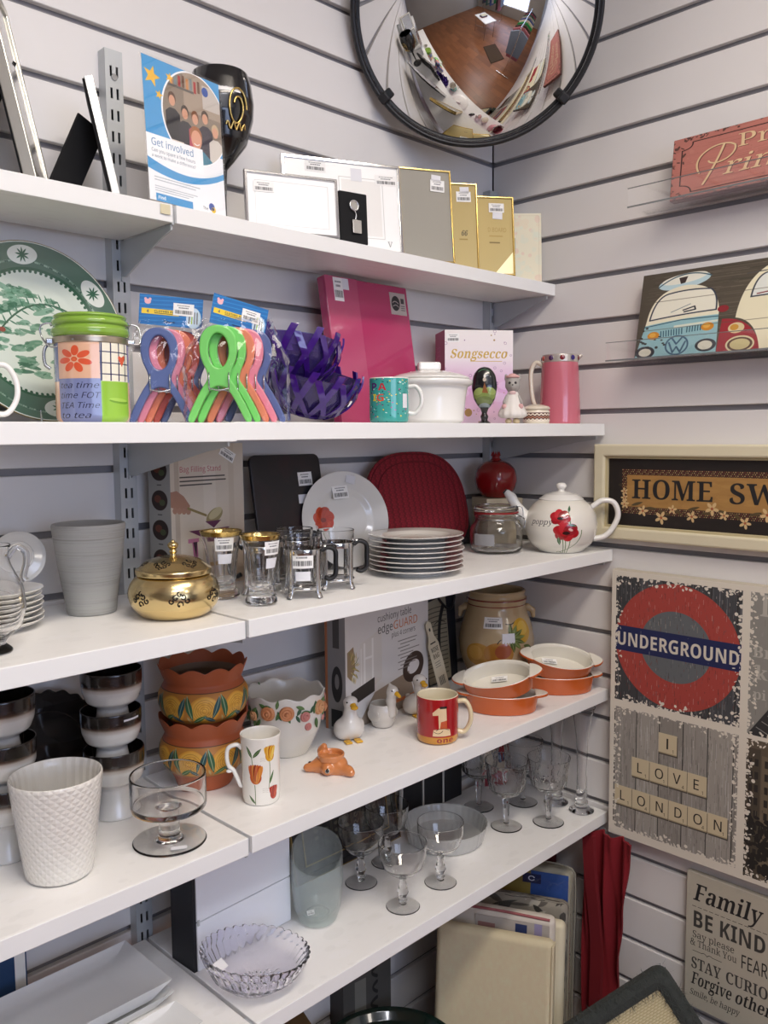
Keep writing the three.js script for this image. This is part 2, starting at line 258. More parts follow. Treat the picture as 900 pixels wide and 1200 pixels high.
{
  let t = T('photo_frame', 'tall silver photo frame at the far end of the top shelf, black backing showing', 'photo frame', -1.168, S1 + .002, .108, .98, 'frames on the top shelf', .2);
  pictureFrame(t, .135, .275, .014, .016, std(0xd6d3c6, .28, .9), std(0xb9b9b9, .12, .9), { leg: .62, twist: -.8 });
  t = T('photo_frame', 'smaller silver photo frame seen edge-on with black easel leg beside the flyer', 'photo frame', -1.058, S1 + .002, .122, 1.05, 'frames on the top shelf', .2);
  pictureFrame(t, .1, .165, .01, .012, std(0xd8d6ce, .2, 1), std(0xa5a5a5, .15, .9), { leg: .62, twist: -.8 });
  const wm = std(0xf7f7f5, .35), mat = cv(256, 160, (g, w, h) => { fill(g, '#fbfbf9', 0, 0, w, h); g.strokeStyle = '#d8d8d8'; g.lineWidth = 2; g.strokeRect(22, 18, w - 44, h - 36); });
  t = T('photo_frame', 'small wide white photo frame with thin chrome rim beside the key ring box', 'photo frame', -.748, S1 + .001, .151, -.378, 'frames on the top shelf', .1);
  pictureFrame(t, .166, .104, .005, .01, M.chrome, std(0xffffff, .4, 0, { map: mat })); priceLabel(t, .036, .018, -.05, .078, .0025);
  const big = cv(512, 384, (g, w, h) => { fill(g, '#fafaf8', 0, 0, w, h); fill(g, '#eceae6', 250, 70, 180, 250); g.strokeStyle = '#c9c9c6'; g.lineWidth = 3; g.strokeRect(240, 60, 200, 270); txt(g, 'V', 452, 352, 34, '#777', 'serif'); });
  t = T('photo_frame', 'large white photo frame with chrome top edge standing behind the small white frame', 'photo frame', -.592, S1 + .002, .112, -.405, 'frames on the top shelf', .12);
  pictureFrame(t, .235, .172, .006, .012, M.chrome, std(0xffffff, .35, 0, { map: big })); priceLabel(t, .04, .02, -.052, .155, .003); priceLabel(t, .022, .024, .028, .147, .003, 0, M.tag); priceLabel(t, .044, .02, .088, .142, .003, .03, M.price2);
  t = T('photo_frame', 'tall photo frame with plain grey insert and thin gold rim', 'photo frame', -.4, S1 + .002, .149, -.48, 'frames on the top shelf', .14);
  pictureFrame(t, .112, .19, .0035, .01, M.gold, std(0xa19d92, .8)); priceLabel(t, .03, .024, .026, .157, .003, -.05); priceLabel(t, .02, .012, .024, .173, .003, -.1, M.tag);
  const gf = (tx) => cv(256, 384, (g, w, h) => { fill(g, '#a8935a', 0, 0, w, h); const q = g.createLinearGradient(0, 0, w, h); q.addColorStop(0, '#9c874c'); q.addColorStop(.5, '#a9955c'); q.addColorStop(1, '#b5a26c'); g.fillStyle = q; g.fillRect(0, 0, w, h); tx(g, w, h); });
  t = T('photo_frame', 'slim gold photo frame with 66 print beside the grey photo frame', 'photo frame', -.277, S1 + .002, .118, -.6, 'frames on the top shelf', .12);
  pictureFrame(t, .1, .192, .0035, .012, M.gold, std(0xffffff, .45, .15, { map: gf((g) => { txt(g, '66', 160, 215, 34, '#2c2510', 'serif', 'italic bold'); fill(g, '#8f7838', 150, 240, 50, 6); }) })); priceLabel(t, .032, .022, .02, .163, .003, .02, M.price2); priceLabel(t, .02, .012, .022, .178, .003, .05, M.tag);
  t = T('photo_frame', 'smaller gold photo frame with BOARD print near the shelf end', 'photo frame', -.186, S1 + .002, .148, -.62, 'frames on the top shelf', .11);
  pictureFrame(t, .094, .173, .004, .014, M.gold, std(0xffffff, .4, .2, { map: gf((g, w, h) => { txt(g, 'D BOARD', 90, 160, 30, '#8f7636'); fill(g, '#957c3a', 100, 190, 90, 5); fill(g, '#6d5a28', 100, 222, 70, 7); poly(g, '#fff6c8', [[130, 384], [256, 270], [256, 384]]); }) })); priceLabel(t, .034, .02, .008, .148, .0046); priceLabel(t, .022, .015, .01, .131, .0046, -.05, M.tag);
  const plq = cv(256, 512, (g, w, h) => { fill(g, '#e9e2c8', 0, 0, w, h); specks(g, w, h, 60, ['#e6c7b4', '#e8d9bd', '#dfe2cf'], 10, 50, 31, .5); g.strokeStyle = '#b9a98c'; g.setLineDash([8, 6]); g.lineWidth = 2; g.strokeRect(16, 16, w - 32, h - 32); g.setLineDash([]); fill(g, '#8f6d62', 18, 180, 46, 110); fill(g, '#7d8a74', 64, 180, 8, 110); });
  t = T('picture_plaque', 'small cream picture plaque at the end of the top shelf beside the gold frames', 'plaque', -.052, S1 + .001, .128, -.76, undefined, .08);
  P(t, 'panel', rbox(.086, .163, .012, .002, 0, .0815, 0), std(0xe9e2c8, .7)); P(t, 'printed_face', sheet(.084, .161, 0, .0815, .0064), std(0xffffff, .6, 0, { map: plq }));
  // key ring in its box
  t = T('key_ring_box', 'small black box holding a silver key ring in front of the white frames', 'key ring', -.628, S1 + .001, .171, -.2, undefined, .05);
  P(t, 'tray', rbox(.058, .09, .014, .002, 0, .045, 0), M.felt);
  P(t, 'key_ring', new THREE.TorusGeometry(.0085, .0016, 8, 28).translate(0, .066, .009), M.chrome);
  P(t, 'chain', tube([[0, .058, .009], [.003, .05, .0095], [.002, .042, .009]], .0012), M.chrome);
  P(t, 'fob', rbox(.019, .024, .004, .0015, .004, .029, .0095), M.silver);
  P(t, 'round_charm', new THREE.CylinderGeometry(.008, .008, .002, 24).rotateX(PI / 2).translate(-.001, .066, .0085), M.silver);
  // flyer in an acrylic stand
  const fly = cv(512, 700, (g, w, h) => {
    fill(g, '#f6f8fa', 0, 0, w, h); fill(g, '#4c9fd6', 0, 0, w, 390);
    g.save(); g.beginPath(); g.ellipse(330, 230, 222, 235, 0, 0, 7); g.fillStyle = '#fff'; g.fill(); g.beginPath(); g.ellipse(332, 230, 214, 227, 0, 0, 7); g.clip();
    fill(g, '#8d7f70', 100, 0, 420, 480); fill(g, '#a99886', 260, 0, 260, 200); for (let i = 0; i < 9; i++) fill(g, ['#6b4a36', '#c98a52', '#7d8a8c', '#a33'][i % 4], 150 + i * 26, 30 + (i % 2) * 8, 16, 60); fill(g, '#5f5a55', 130, 92, 200, 12);
    fill(g, '#c9c1b8', 390, 40, 120, 120); ell(g, '#2f55a5', 410, 70, 22, 24);
    const per = [[180, 170, '#26252a', '#5b3d2a'], [262, 215, '#2f2c33', '#3a2c22'], [330, 225, '#b8445a', '#7a4a2a'], [400, 205, '#3a3440', '#4d3a2c'], [468, 260, '#d6cfc5', '#c9b08a']];
    for (const [x, y, c, hr] of per) { poly(g, c, [[x - 48, 480], [x - 46, y + 66], [x - 18, y + 44], [x + 18, y + 44], [x + 48, y + 66], [x + 50, 480]]); ell(g, hr, x, y - 6, 25, 32); ell(g, '#d6a184', x, y + 6, 20, 27); }
    poly(g, '#3b7f96', [[230, 480], [250, 420], [300, 385], [380, 385], [440, 430], [460, 490]]); ell(g, '#a5673a', 330, 312, 42, 46); ell(g, '#dca285', 332, 334, 36, 48); curve(g, '#fff', 5, [316, 356], [332, 368], [350, 354]);
    fill(g, '#d9cdbc', 165, 370, 80, 60);
    g.restore();
    const star = (x, y, r) => poly(g, '#f3bd3d', [...Array(10)].map((_, i) => { const a = -PI / 2 + .25 + i * PI / 5, q = i % 2 ? r * .42 : r; return [x + q * Math.cos(a), y + q * Math.sin(a)]; }));
    star(58, 92, 54); star(172, 66, 26); star(98, 172, 26);
    fill(g, '#fbfcfd', 0, 375, 370, 130); g.fillStyle = '#4c9fd6'; g.beginPath(); g.moveTo(0, 490); g.quadraticCurveTo(280, 590, 512, 470); g.lineTo(512, 500); g.quadraticCurveTo(280, 620, 0, 545); g.fill();
    txt(g, 'Get involved', 28, 412, 50, '#4a7fae'); txt(g, 'Can you spare a few hours', 28, 452, 24, '#7a8796'); txt(g, 'a week to make a difference?', 28, 480, 22, '#7a8796');
    for (let i = 0; i < 2; i++) fill(g, '#b8bfc6', 36, 600 + i * 14 - 20, 300 - i * 30, 5); for (let i = 0; i < 3; i++) fill(g, '#b8bfc6', 36, 625 + i * 11, 280 - i * 30, 4);
    fill(g, '#3f97d0', 40, 662, 240, 38); txt(g, 'Find', 52, 681, 24, '#fff', 'sans-serif', 'bold'); ell(g, '#2f4fa0', 412, 662, 20, 20); ell(g, '#e9c230', 424, 676, 15, 15); ell(g, '#33406a', 420, 672, 8, 8); txt(g, 'The', 350, 676, 22, '#444');
  });
  t = T('flyer_stand', 'blue and white Get involved flyer in a clear acrylic stand at the shelf joint', 'flyer', -.9655, S1 + .001, .17, .13, undefined, .05);
  P(t, 'flyer', box(.146, .206, .0006, 0, .106, 0), [0, 1, 2, 3].map(() => M.paper).concat([std(0xffffff, .55, 0, { map: fly }), M.paper]));
  P(t, 'acrylic_front', rbox(.15, .211, .002, .0006, 0, .1055, .0022), M.pane); P(t, 'acrylic_back', rbox(.15, .211, .002, .0006, 0, .1055, -.0022), M.pane); P(t, 'acrylic_foot', rbox(.15, .002, .05, .0006, 0, .001, -.028), M.pane);
  // yellowed tape on the front edge
  t = T('tape_piece', 'small piece of yellowed tape stuck on the top shelf front edge', 'tape', -1.018, S1 - .009, .1875, 0); P(t, 'strip', box(.016, .014, .0005), std(0xd8cfae, .6));
  // black goblet
  t = T('goblet', 'black glass goblet with gold ornament standing behind the flyer', 'goblet', -.838, S1, .075, face(-.838, .075));
  P(t, 'bowl', lat([[0, .118], [.02, .122], [.042, .15], [.0535, .19], [.055, .215], [.051, .245], [.046, .262], [.0445, .262], [.049, .243], [.052, .213], [.04, .155], [.015, .13], [0, .129]], { r: .004 }), M.black);
  P(t, 'stem', lat([[0, .006], [.006, .008], [.0055, .06], [.008, .108], [.022, .124], [0, .126]], { seg: 32 }), M.black); P(t, 'foot', lat([[0, 0], [.038, 0], [.039, .002], [.012, .007], [0, .009]]), M.black);
  for (let k = 0; k < 2; k++) { const q = .5 + k * 2.2; const pts = [], f = (a, y) => { const r = .0568 - Math.max(0, y - .215) * .13 - Math.max(0, .19 - y) * .25; return [r * Math.sin(a), y, r * Math.cos(a)]; };
    for (let i = 0; i <= 40; i++) { const s = i / 40, b = s * 9; pts.push(f(q + (.32 - .2 * s) * Math.cos(b), .2 - .006 + (.034 - .02 * s) * Math.sin(b))); }
    P(t, 'gold_scroll', tube(pts, .0017, { seg: 90, rad: 6 }), M.gold);
    P(t, 'gold_scroll', tube([...Array(15)].map((_, i) => f(q - .35 + i * .05, .166 + .006 * Math.sin(i * 1.6))), .0016, { seg: 50, rad: 6 }), M.gold); }
  roundLabel(t, .0545, .218, .0462, .258, .28, .036);
}

// ================= SECOND SHELF =================
{
  // green oriental plate on a wire stand
  const gp = cv(1024, 1024, (g, w) => {
    const c = w / 2; ell(g, '#e6e8e2', c, c, c, c); ell(g, '#4d6b5a', c, c, c - 8, c - 8); 
    for (let i = 0; i < 900; i++) { const a = i * 2.4, r = c * (.74 + .22 * ((i * .618) % 1)); ell(g, ['#74907e', '#37574a', '#8ba694'][i % 3], c + r * Math.cos(a), c + r * Math.sin(a), 5, 5); }
    for (let i = 0; i < 6; i++) { const a = i * PI / 3 + .42, x = c + Math.cos(a) * c * .855, y = c + Math.sin(a) * c * .855; ell(g, '#d9ded6', x, y, c * .1, c * .17, a); for (let k = 0; k < 9; k++) leaf(g, '#2f5f45', x, y, 42, 10, k * .7 + a); }
    ell(g, '#2f5a42', c, c, c * .73, c * .73); ell(g, '#cfd8cd', c, c, c * .7, c * .7);
    for (let i = 0; i < 72; i++) { const a = i * PI / 36; ell(g, '#2f5a42', c + c * .69 * Math.cos(a), c + c * .69 * Math.sin(a), 9, 9); }
    const R = rng(12); for (let i = 0; i < 60; i++) { const x = c + (R() - .5) * c * 1.05, y = c + (R() - .5) * c * 1.05; if (Math.hypot(x - c, y - c) > c * .58) continue; g.globalAlpha = .85; ell(g, ['#4c7d61', '#6f9c83', '#2f6047'][i % 3], x, y, 30 + R() * 40, 8 + R() * 12, R() - .5); g.globalAlpha = 1; for (let k = 0; k < 5; k++) { g.globalAlpha = .7; ell(g, ['#5f8a70', '#7fa08c', '#3f6a52'][k % 3], x + (R() - .5) * 80, y + (R() - .5) * 26, 8 + R() * 20, 4 + R() * 8, R() - .5); } g.globalAlpha = 1; }
    curve(g, '#3a5f48', 10, [c * .55, c * 1.05], [c * .95, c * .5], [c * 1.4, c * .72]); for (let k = 0; k < 22; k++) leaf(g, '#42735a', c * (.6 + k * .036), c * (.98 - .34 * Math.sin(k * .11)), 54, 9, -1.9 + (k % 2) * 2.4); ell(g, '#8a4436', c * .62, c * .98, 18, 14);
  });
  let t = T('display_plate', 'large round plate with green oriental pattern leaning behind the tea caddy', 'plate', -1.168, S2 - .0015 + .001, .098, .06, undefined, .2);
  let g = lat([[0, .0], [.075, 0], [.077, .004], [.105, .012], [.131, .021], [.132, .0225], [.105, .0165], [.074, .0075], [0, .0055]], { seg: 96, r: .003 }); planar(g, .132); g.rotateX(PI / 2); g.translate(0, .132, 0); P(t, 'plate_body', g, glaze(0xffffff, { map: gp }));
  g = new THREE.TorusGeometry(.1318, .0009, 6, 96); g.translate(0, .132, .0215); P(t, 'gold_rim', g, std(0x8a7a4a, .3, .8));
  t = T('plate_stand', 'small wire easel holding up the large green plate', 'plate stand', -1.163, S2 - .0015, .128, .06);
  P(t, 'wire_leg', tube([[-.03, .02, .004], [-.03, .0025, .004], [-.03, .0025, -.06]], .0014), M.wire); P(t, 'wire_leg', tube([[.03, .02, .004], [.03, .0025, .004], [.03, .0025, -.06]], .0014), M.wire);
  // white mug, mostly outside the frame
  const mug = (t, r, h, tex, mat, o = {}) => {
    const w = o.wall ?? .0035; P(t, 'body', lat(o.prof ?? [[0, 0.001], [r * .8, .001], [r * .97, .002], [r, .01], [r, h - .001], [r - w * .5, h], [r - w, h - .001], [r - w, .008], [r * .8, .005], [0, .005]], { r: .003, seg: 64 }), tex ? glaze(0xffffff, { map: tex }) : mat);
    const s = o.hr ?? 1, d = o.side ?? 1, hy = o.hy ?? h * .5, hh = o.hh ?? h * .3; const a = o.ang ?? 0;
    const hg = tube(o.hp ?? [[r - .002, hy + hh, 0], [r + .014 * s, hy + hh * 1.02, 0], [r + .025 * s, hy + hh * .45, 0], [r + .025 * s, hy - hh * .35, 0], [r + .012 * s, hy - hh * .95, 0], [r - .002, hy - hh * .9, 0]], o.hrad ?? .0042, { seg: 40, rad: 10 }); hg.scale(1, 1, 1.35); if (d < 0) hg.rotateY(PI); hg.rotateY(a); P(t, 'handle', hg, o.hmat ?? mat);
    return t;
  };
  t = T('mug', 'plain white mug at the end of the second shelf, mostly its handle in view', 'mug', -1.332, S2 - .0015, .225, face(-1.332, .225)); mug(t, .04, .088, null, M.white, { hrad: .0035, hy: .04, hh: .03 });
  // tea caddy with clip lid
  const tea = cv(2048, 1024, (g, w, h) => {
    fill(g, '#e8e3d2', 0, 0, w, h);
    for (const o of [-.02, .48, .98]) {
      const X = (u) => (u + o) * w - .0 * w; const a = X(-.145), b = X(.055), c = X(.215), e = X(.355);
      fill(g, '#e4b494', a, 0, b - a, h * .47); fill(g, '#7a83ad', a, h * .47, b - a + 4, h * .53); fill(g, '#efe9d6', b, 0, c - b, h * .5); fill(g, '#93c23f', b, h * .5, c - b, h * .5); fill(g, '#e4b494', c, h * .5, e - c, h * .5); fill(g, '#7a83ad', c, 0, e - c, h * .5);
      const fx = (a + b) / 2 - 20, fy = h * .245; for (let k = 0; k < 7; k++) { const q = k * PI * 2 / 7 + .3; ell(g, '#dc5a38', fx + Math.cos(q) * 100, fy + Math.sin(q) * 104, 62, 36, q); } ell(g, '#e06a42', fx, fy, 30, 30); g.strokeStyle = '#b8432a'; g.lineWidth = 4; g.beginPath(); g.arc(fx, fy, 22, 0, 7); g.stroke();
      for (let i = 0; i < 4; i++) { line(g, '#2a2a52', 13, [[b + 14 + i * 88, 8], [b + 6 + i * 88, h * .49]]); line(g, '#2a2a52', 13, [[b, 20 + i * 135], [c, 26 + i * 135]]); }
      poly(g, '#d8563a', [[b + 225, 330], [b + 175, 225], [b + 190, 195], [b + 222, 215], [b + 262, 185], [b + 275, 225]]);
      const L = ['tea time', 'time FOT', 'TEA Time', 'to tea']; L.forEach((s, i) => txt(g, s, a + 16, h * .55 + i * h * .118, 98, '#23233c', 'sans-serif', 'italic', i === 3 ? 300 : 375));
      ell(g, '#6fa02c', b + 190, h * .74, 120, 26, .1); ell(g, '#a9d155', b + 180, h * .72, 110, 20, .1);
      fill(g, '#2a2a42', b - 3, 0, 6, h * .5);
    }
  });
  const yj = S2 - .0015;
  t = T('storage_jar', 'tea caddy jar with painted flower, tea time lettering and lime green clip lid', 'jar', -1.16, yj, .225, face(-1.16, .225));
  const jr = .0475; P(t, 'body', lat([[0, 0], [jr - .006, 0], [jr, .006, .005], [jr, .104], [jr - .002, .108], [jr - .005, .109], [jr - .006, .1], [jr - .006, .006], [0, .005]], { r: .003, seg: 72, y0: 0, y1: .109 }), glaze(0xffffff, { map: tea }));
  P(t, 'metal_band', lat([[jr - .004, .104], [jr + .0012, .1045], [jr + .0012, .1125], [jr - .004, .113]], { r: .001 }), std(0xb5a894, .3, .9));
  const lime = glaze(0x84ab3e); P(t, 'lid', lat([[0, .113], [jr, .113], [jr + .0025, .117], [jr + .0025, .123], [jr - .0005, .1265], [jr - .001, .128], [jr + .002, .130], [jr + .0015, .1345], [jr - .002, .137], [jr - .002, .1375], [jr, .14], [jr - .003, .143], [0, .1445]], { r: .0015 }), lime);
  P(t, 'seal_ring', lat([[jr - .003, .1125], [jr - .001, .1125], [jr - .001, .114], [jr - .003, .114]], { r: 0 }), M.paper);
  P(t, 'clip_wire', merge([tube([[-.02, .108, .045], [-.05, .1, .012], [-.061, .114, 0], [-.062, .128, 0], [-.05, .132, .0], [-.049, .128, 0]], .0012), tube([[-.05, .108, 0], [-.058, .098, .002], [-.058, .078, .004], [-.052, .072, .004]], .0022)]), M.wire);
  P(t, 'clip_wire', tube([[.047, .107, .01], [.062, .107, .006], [.061, .13, 0], [.05, .132, 0], [.05, .108, -.006], [.062, .106, -.004]], .0011), M.wire);
  for (const s of [-1, 1]) P(t, 'clip_plate', rbox(.012, .008, .012, .002, s * (jr + .003), .108, .0), M.wire);
  // clothes pegs in cellophane with card headers
  const pegS = new THREE.Shape(); pegS.moveTo(0, .066); pegS.lineTo(.0095, .0625);
  { const q = [[.036, .004], [.0395, 0], [.0435, .0012], [.0455, .006], [.0405, .02], [.026, .048], [.0165, .064], [.0175, .074], [.0245, .092], [.0268, .108], [.0245, .124], [.017, .135], [.006, .14]]; pegS.moveTo(0, .053); pegS.lineTo(.009, .051); for (const [x, y] of q) pegS.lineTo(x, y); pegS.lineTo(-.006, .14); for (const [x, y] of q.slice(0, -1).reverse()) pegS.lineTo(-x, y); pegS.lineTo(-.009, .051); pegS.closePath(); }
  const pegShape = new THREE.Shape(); { const q = [[.009, .051], [.036, .004], [.0395, 0], [.0435, .0012], [.0455, .006], [.0405, .02], [.026, .048], [.0165, .064], [.0175, .074], [.0245, .092], [.0268, .108], [.0245, .124], [.017, .135], [.006, .14]]; const all = [...q, ...q.slice().reverse().map(([x, y]) => [-x, y])]; const c = new THREE.CatmullRomCurve3(all.map(([x, y]) => V3(x, y, 0)), true, 'centripetal', .5).getPoints(120); c.forEach((p, i) => i ? pegShape.lineTo(p.x, p.y) : pegShape.moveTo(p.x, p.y)); const h = new THREE.Path(); h.absellipse(0, .104, .0145, .025, 0, PI * 2); pegShape.holes.push(h); }
  const pegG = ext(pegShape, .015, .0022, 20), springG = merge([new THREE.TorusGeometry(.0125, .0011, 6, 24).scale(1, 1.2, 1).rotateY(PI / 2).translate(.014, .06, 0), new THREE.TorusGeometry(.0125, .0011, 6, 24).scale(1, 1.2, 1).rotateY(PI / 2).translate(-.014, .06, 0), tube([[-.014, .05, .011], [0, .047, .0125], [.014, .05, .011]], .0011)]);
  const slotG = merge([box(.0032, .02, .0156, .0285, .032, 0).rotateZ(-.0), box(.0032, .02, .0156, -.0285, .032, 0)]);
  const pegCol = { blue: 0x566699, pink: 0xdf8699, orange: 0xe0805e, green: 0x79d068, coral: 0xcc5a4a };
  const pegM = Object.fromEntries(Object.entries(pegCol).map(([k, c]) => [k, phy({ color: c, roughness: .35, clearcoat: .2 })]));
  const hd = cv(512, 256, (g, w, h) => { fill(g, '#1f6fb4', 0, 0, w, h); for (let i = 0; i < 9; i++) line(g, '#2f86c9', 8, [[-20, 20 + i * 34], [w + 20, -10 + i * 34]]); fill(g, '#f2cf3a', 20, 118, 300, 46); txt(g, '4', 60, 141, 34, '#26456b', 'sans-serif', 'bold'); txt(g, 'CLOTHES PEGS', 120, 136, 25, '#1c2c40', 'sans-serif', 'bold', 195); fill(g, '#5c5433', 122, 150, 150, 6); ell(g, '#f0b6bd', 66, 60, 26, 22); ell(g, '#f0b6bd', 48, 40, 11, 13); ell(g, '#f0b6bd', 84, 40, 11, 13); ell(g, '#c8dcea', 440, 170, 60, 90); for (let i = 0; i < 4; i++) line(g, ['#555', '#a8c23c', '#888', '#777'][i], 10, [[408 + i * 20, 120], [404 + i * 22, 215]]); fill(g, '#17406a', 200, 215, 90, 12); });
  const film = phy({ color: 0xffffff, roughness: .05, transmission: 1, thickness: 0, ior: 1.3 });
  const pack = (label, x, z, rot, cols, step, hx, hy, hz, hrot, hroll) => {
    const t = T('peg_pack', label, 'clothes pegs', x, yj + .0005, z, rot, 'packs of plastic clothes pegs');
    cols.forEach(([c, ang, dx], i) => { const p = P(t, 'peg', pegG, pegM[c], c + ' plastic peg'); p.position.set(dx ?? step[0] * i, 0, -step[1] * i); p.rotation.y = ang ?? 0; const s = P(p, 'spring', springG, M.wire); });
    const cg = box(.092, .044, .0008); cg.rotateZ(hroll); cg.rotateY(hrot); cg.translate(hx, hy, hz); P(t, 'header_card', cg, [0, 1, 2, 3].map(() => M.paper).concat([std(0xffffff, .45, 0, { map: hd }), M.paper]));
    const pl = mv(box(.03, .018, .0005), .018, .004, .0008); pl.rotateZ(hroll); pl.rotateY(hrot); pl.translate(hx, hy, hz); P(t, 'price_label', pl, M.price);
    // crumpled film bag
    const n = cols.length, R = rng(n * 7 + 3), bg = new THREE.BoxGeometry(.1 + step[0] * (n - 1), .15, .022 + step[1] * (n - 1), 14, 16, 8); bg.translate(step[0] * (n - 1) / 2, .077, -step[1] * (n - 1) / 2);
    warp(bg, (v) => { const k = Math.max(0, (v.y - .09) / .062); v.x += (hx - v.x) * k * .35 + .0022 * Math.sin(v.y * 210 + v.z * 160); v.z += (hz - v.z) * k * .4 + .0026 * Math.sin(v.y * 170 + v.x * 230); v.y = Math.max(.0008, v.y + .0016 * Math.sin(v.x * 260)); });
    P(t, 'film_bag', bg, film); return t;
  };
  pack('cellophane pack of plastic clothes pegs with a blue peg in front', -1.036, .188, face(-1.05, .2) - .05, [['blue'], ['pink'], ['orange'], ['coral'], ['blue']].map((q) => q), [.0105, .0132], .018, .167, -.02, .0, -.08);
  pack('cellophane pack of plastic clothes pegs with a bright green peg in front', -.987, .268, face(-.98, .26) - .05, [['green'], ['green', 0], ['orange'], ['pink'], ['blue']], [.0125, .0132], .03, .16, -.045, .5, -.2);
  // purple woven bowls
  const pur = phy({ color: 0x4a1f8c, roughness: .1, transmission: .3, thickness: 0, clearcoat: 1 }), purThin = phy({ color: 0x9a86c8, roughness: .05, transmission: .85, thickness: 0 });
  const R0 = .086; const strip = (dir, lean, long) => { const pos = [], uv = [], idx = [], N = 18, hw = .0064, th = .0017; for (let i = 0; i <= N; i++) { const s = i / N, p = .35 + s * (1.22 + (long ? .16 : 0)), a = dir * lean * s, r = R0 * Math.pow(Math.sin(Math.min(p, PI / 2)), .8), y = R0 * .92 * (1 - Math.cos(p)); const out = dir > 0 ? .0012 : -.0012; for (const [k, o] of [[-1, th], [1, th], [1, -th], [-1, -th]]) { const da = k * hw / R0; const rr = r + out * Math.cos(s * 14) + o; pos.push(rr * Math.sin(a + da), y, rr * Math.cos(a + da)); uv.push(s, k); } } for (let i = 0; i < N; i++) for (let k = 0; k < 4; k++) { const a = i * 4 + k, b = i * 4 + (k + 1) % 4; idx.push(a, b, a + 4, b, b + 4, a + 4); } idx.push(0, 2, 1, 0, 3, 2); const q = N * 4; idx.push(q, q + 1, q + 2, q, q + 2, q + 3); const g = new THREE.BufferGeometry(); g.setAttribute('position', new THREE.Float32BufferAttribute(pos, 3)); g.setAttribute('uv', new THREE.Float32BufferAttribute(uv, 2)); g.setIndex(idx); return toCreasedNormals(g, .6); };
  const sA = strip(1, .55, true), sB = strip(-1, .55, false);
  const wb = (label, x, y, z, ry, tilt, sc, roll = 0) => { const t = T('woven_bowl', label, 'bowl', x, y, z, 0, 'purple plastic bowls'); t.scale.setScalar(sc); t.rotation.set(tilt, ry, roll); for (let i = 0; i < 12; i++) { let m = P(t, 'strip', sA, pur); m.rotation.y = i * PI / 6; m = P(t, 'strip', sB, pur); m.rotation.y = i * PI / 6 + .1; } P(t, 'base', lat([[0, .0035], [.034, .0035], [.036, .008], [0, .008]]), pur); P(t, 'liner', lat([[.03, .0075], [.05, .016], [.072, .042], [.081, .07], [.0835, .079], [.083, .079], [.08, .069], [.071, .042], [.049, .017], [.03, .009]], { r: .003 }), purThin); return t; };
  wb('lower purple woven plastic bowl beside the clothes pegs, holding the other bowl', -.742, S2 + .013, .165, face(-.73, .165), .2, .98, -.22);
  wb('upper purple woven plastic bowl nested at a tilt in the other bowl', -.762, S2 + .0665, .152, face(-.73, .165), -.1, .98, -.1);
  // pink binder
  t = T('pink_binder', 'glossy pink binder leaning on the wall behind the white casserole', 'binder', -.492, S2 + .0005, .1, .0, undefined, .16);
  const pk = phy({ color: 0xb03262, roughness: .25, clearcoat: .7 }); P(t, 'cover', rbox(.23, .288, .022, .004, 0, .144, 0), pk); P(t, 'spine_flap', rbox(.085, .287, .002, .001, -.072, .144, .0116), phy({ color: 0xb84a70, roughness: .2, clearcoat: .8 }));
  priceLabel(t, .024, .046, -.082, .262, .0125, 0, M.price2); priceLabel(t, .016, .022, -.062, .274, .0127, 0, M.tag);
  const lg = cv(128, 128, (g) => { fill(g, '#b7aca6', 0, 0, 128, 128); ell(g, '#2c2c2c', 44, 62, 34, 44, .2); curve(g, '#b7aca6', 5, [20, 60], [40, 40], [66, 62]); curve(g, '#b7aca6', 5, [22, 80], [44, 62], [66, 82]); fill(g, '#3a3a3a', 88, 30, 26, 30); for (let i = 0; i < 3; i++) fill(g, '#666', 84, 72 + i * 12, 34, 5); });
  P(t, 'printed_sticker', box(.046, .046, .0004, .083, .25, .0113), std(0xffffff, .6, 0, { map: lg }));
  // teal mug
  const teal = cv(1024, 512, (g, w, h) => { fill(g, '#3fa39a', 0, 0, w, h); const R = rng(5); for (let i = 0; i < 260; i++) { g.save(); g.translate(R() * w, R() * h); g.rotate(R() * 6); fill(g, ['#1f4f5c', '#e6d34c', '#b0448a', '#23706f', '#d8efe8'][i % 5], 0, 0, 16, 9); g.restore(); } for (const o of [.33, .83]) { txt(g, 'P', o * w, 110, 120, '#5b2472', 'sans-serif', 'bold'); txt(g, 'A', o * w + 80, 112, 110, '#c22a3a', 'sans-serif', 'bold'); txt(g, 'I', o * w + 20, 230, 110, '#f0d23c', 'sans-serif', 'bold'); txt(g, 'G', o * w + 60, 232, 110, '#d8523c', 'sans-serif', 'bold'); } fill(g, '#eeeae2', 0, 0, w, 12); });
  t = T('mug', 'teal mug with coloured letters and white handle in front of the casserole', 'mug', -.637, S2, .268, face(-.637, .268)); mug(t, .0345, .0785, teal, M.white, { hrad: .004, hr: .85 }); roundLabel(t, .0345, .026, .0345, .05, .9, .012, M.tag);
  // casserole
  t = T('casserole_dish', 'white lidded casserole dish between the teal mug and the prosecco box', 'casserole', -.468, S2, .21, face(-.468, .21));
  P(t, 'pot', lat([[0, 0], [.058, 0], [.066, .006], [.07, .05], [.0735, .07], [.082, .074], [.084, .08], [.0815, .084], [.072, .083], [.064, .05], [.058, .01], [0, .008]], { r: .003, seg: 72 }), M.white);
  P(t, 'lid', lat([[0, .083], [.0715, .083], [.077, .0855], [.077, .088], [.062, .094], [.03, .101], [0, .103]], { r: .003, seg: 72 }), M.white);
  { const k = rbox(.044, .017, .018, .005, 0, .11, 0, 4); k.rotateY(.25); P(t, 'knob', k, M.white); }
  priceLabel(t, .03, .016, -.02, .0985, .012, .2, M.price, -1.25);
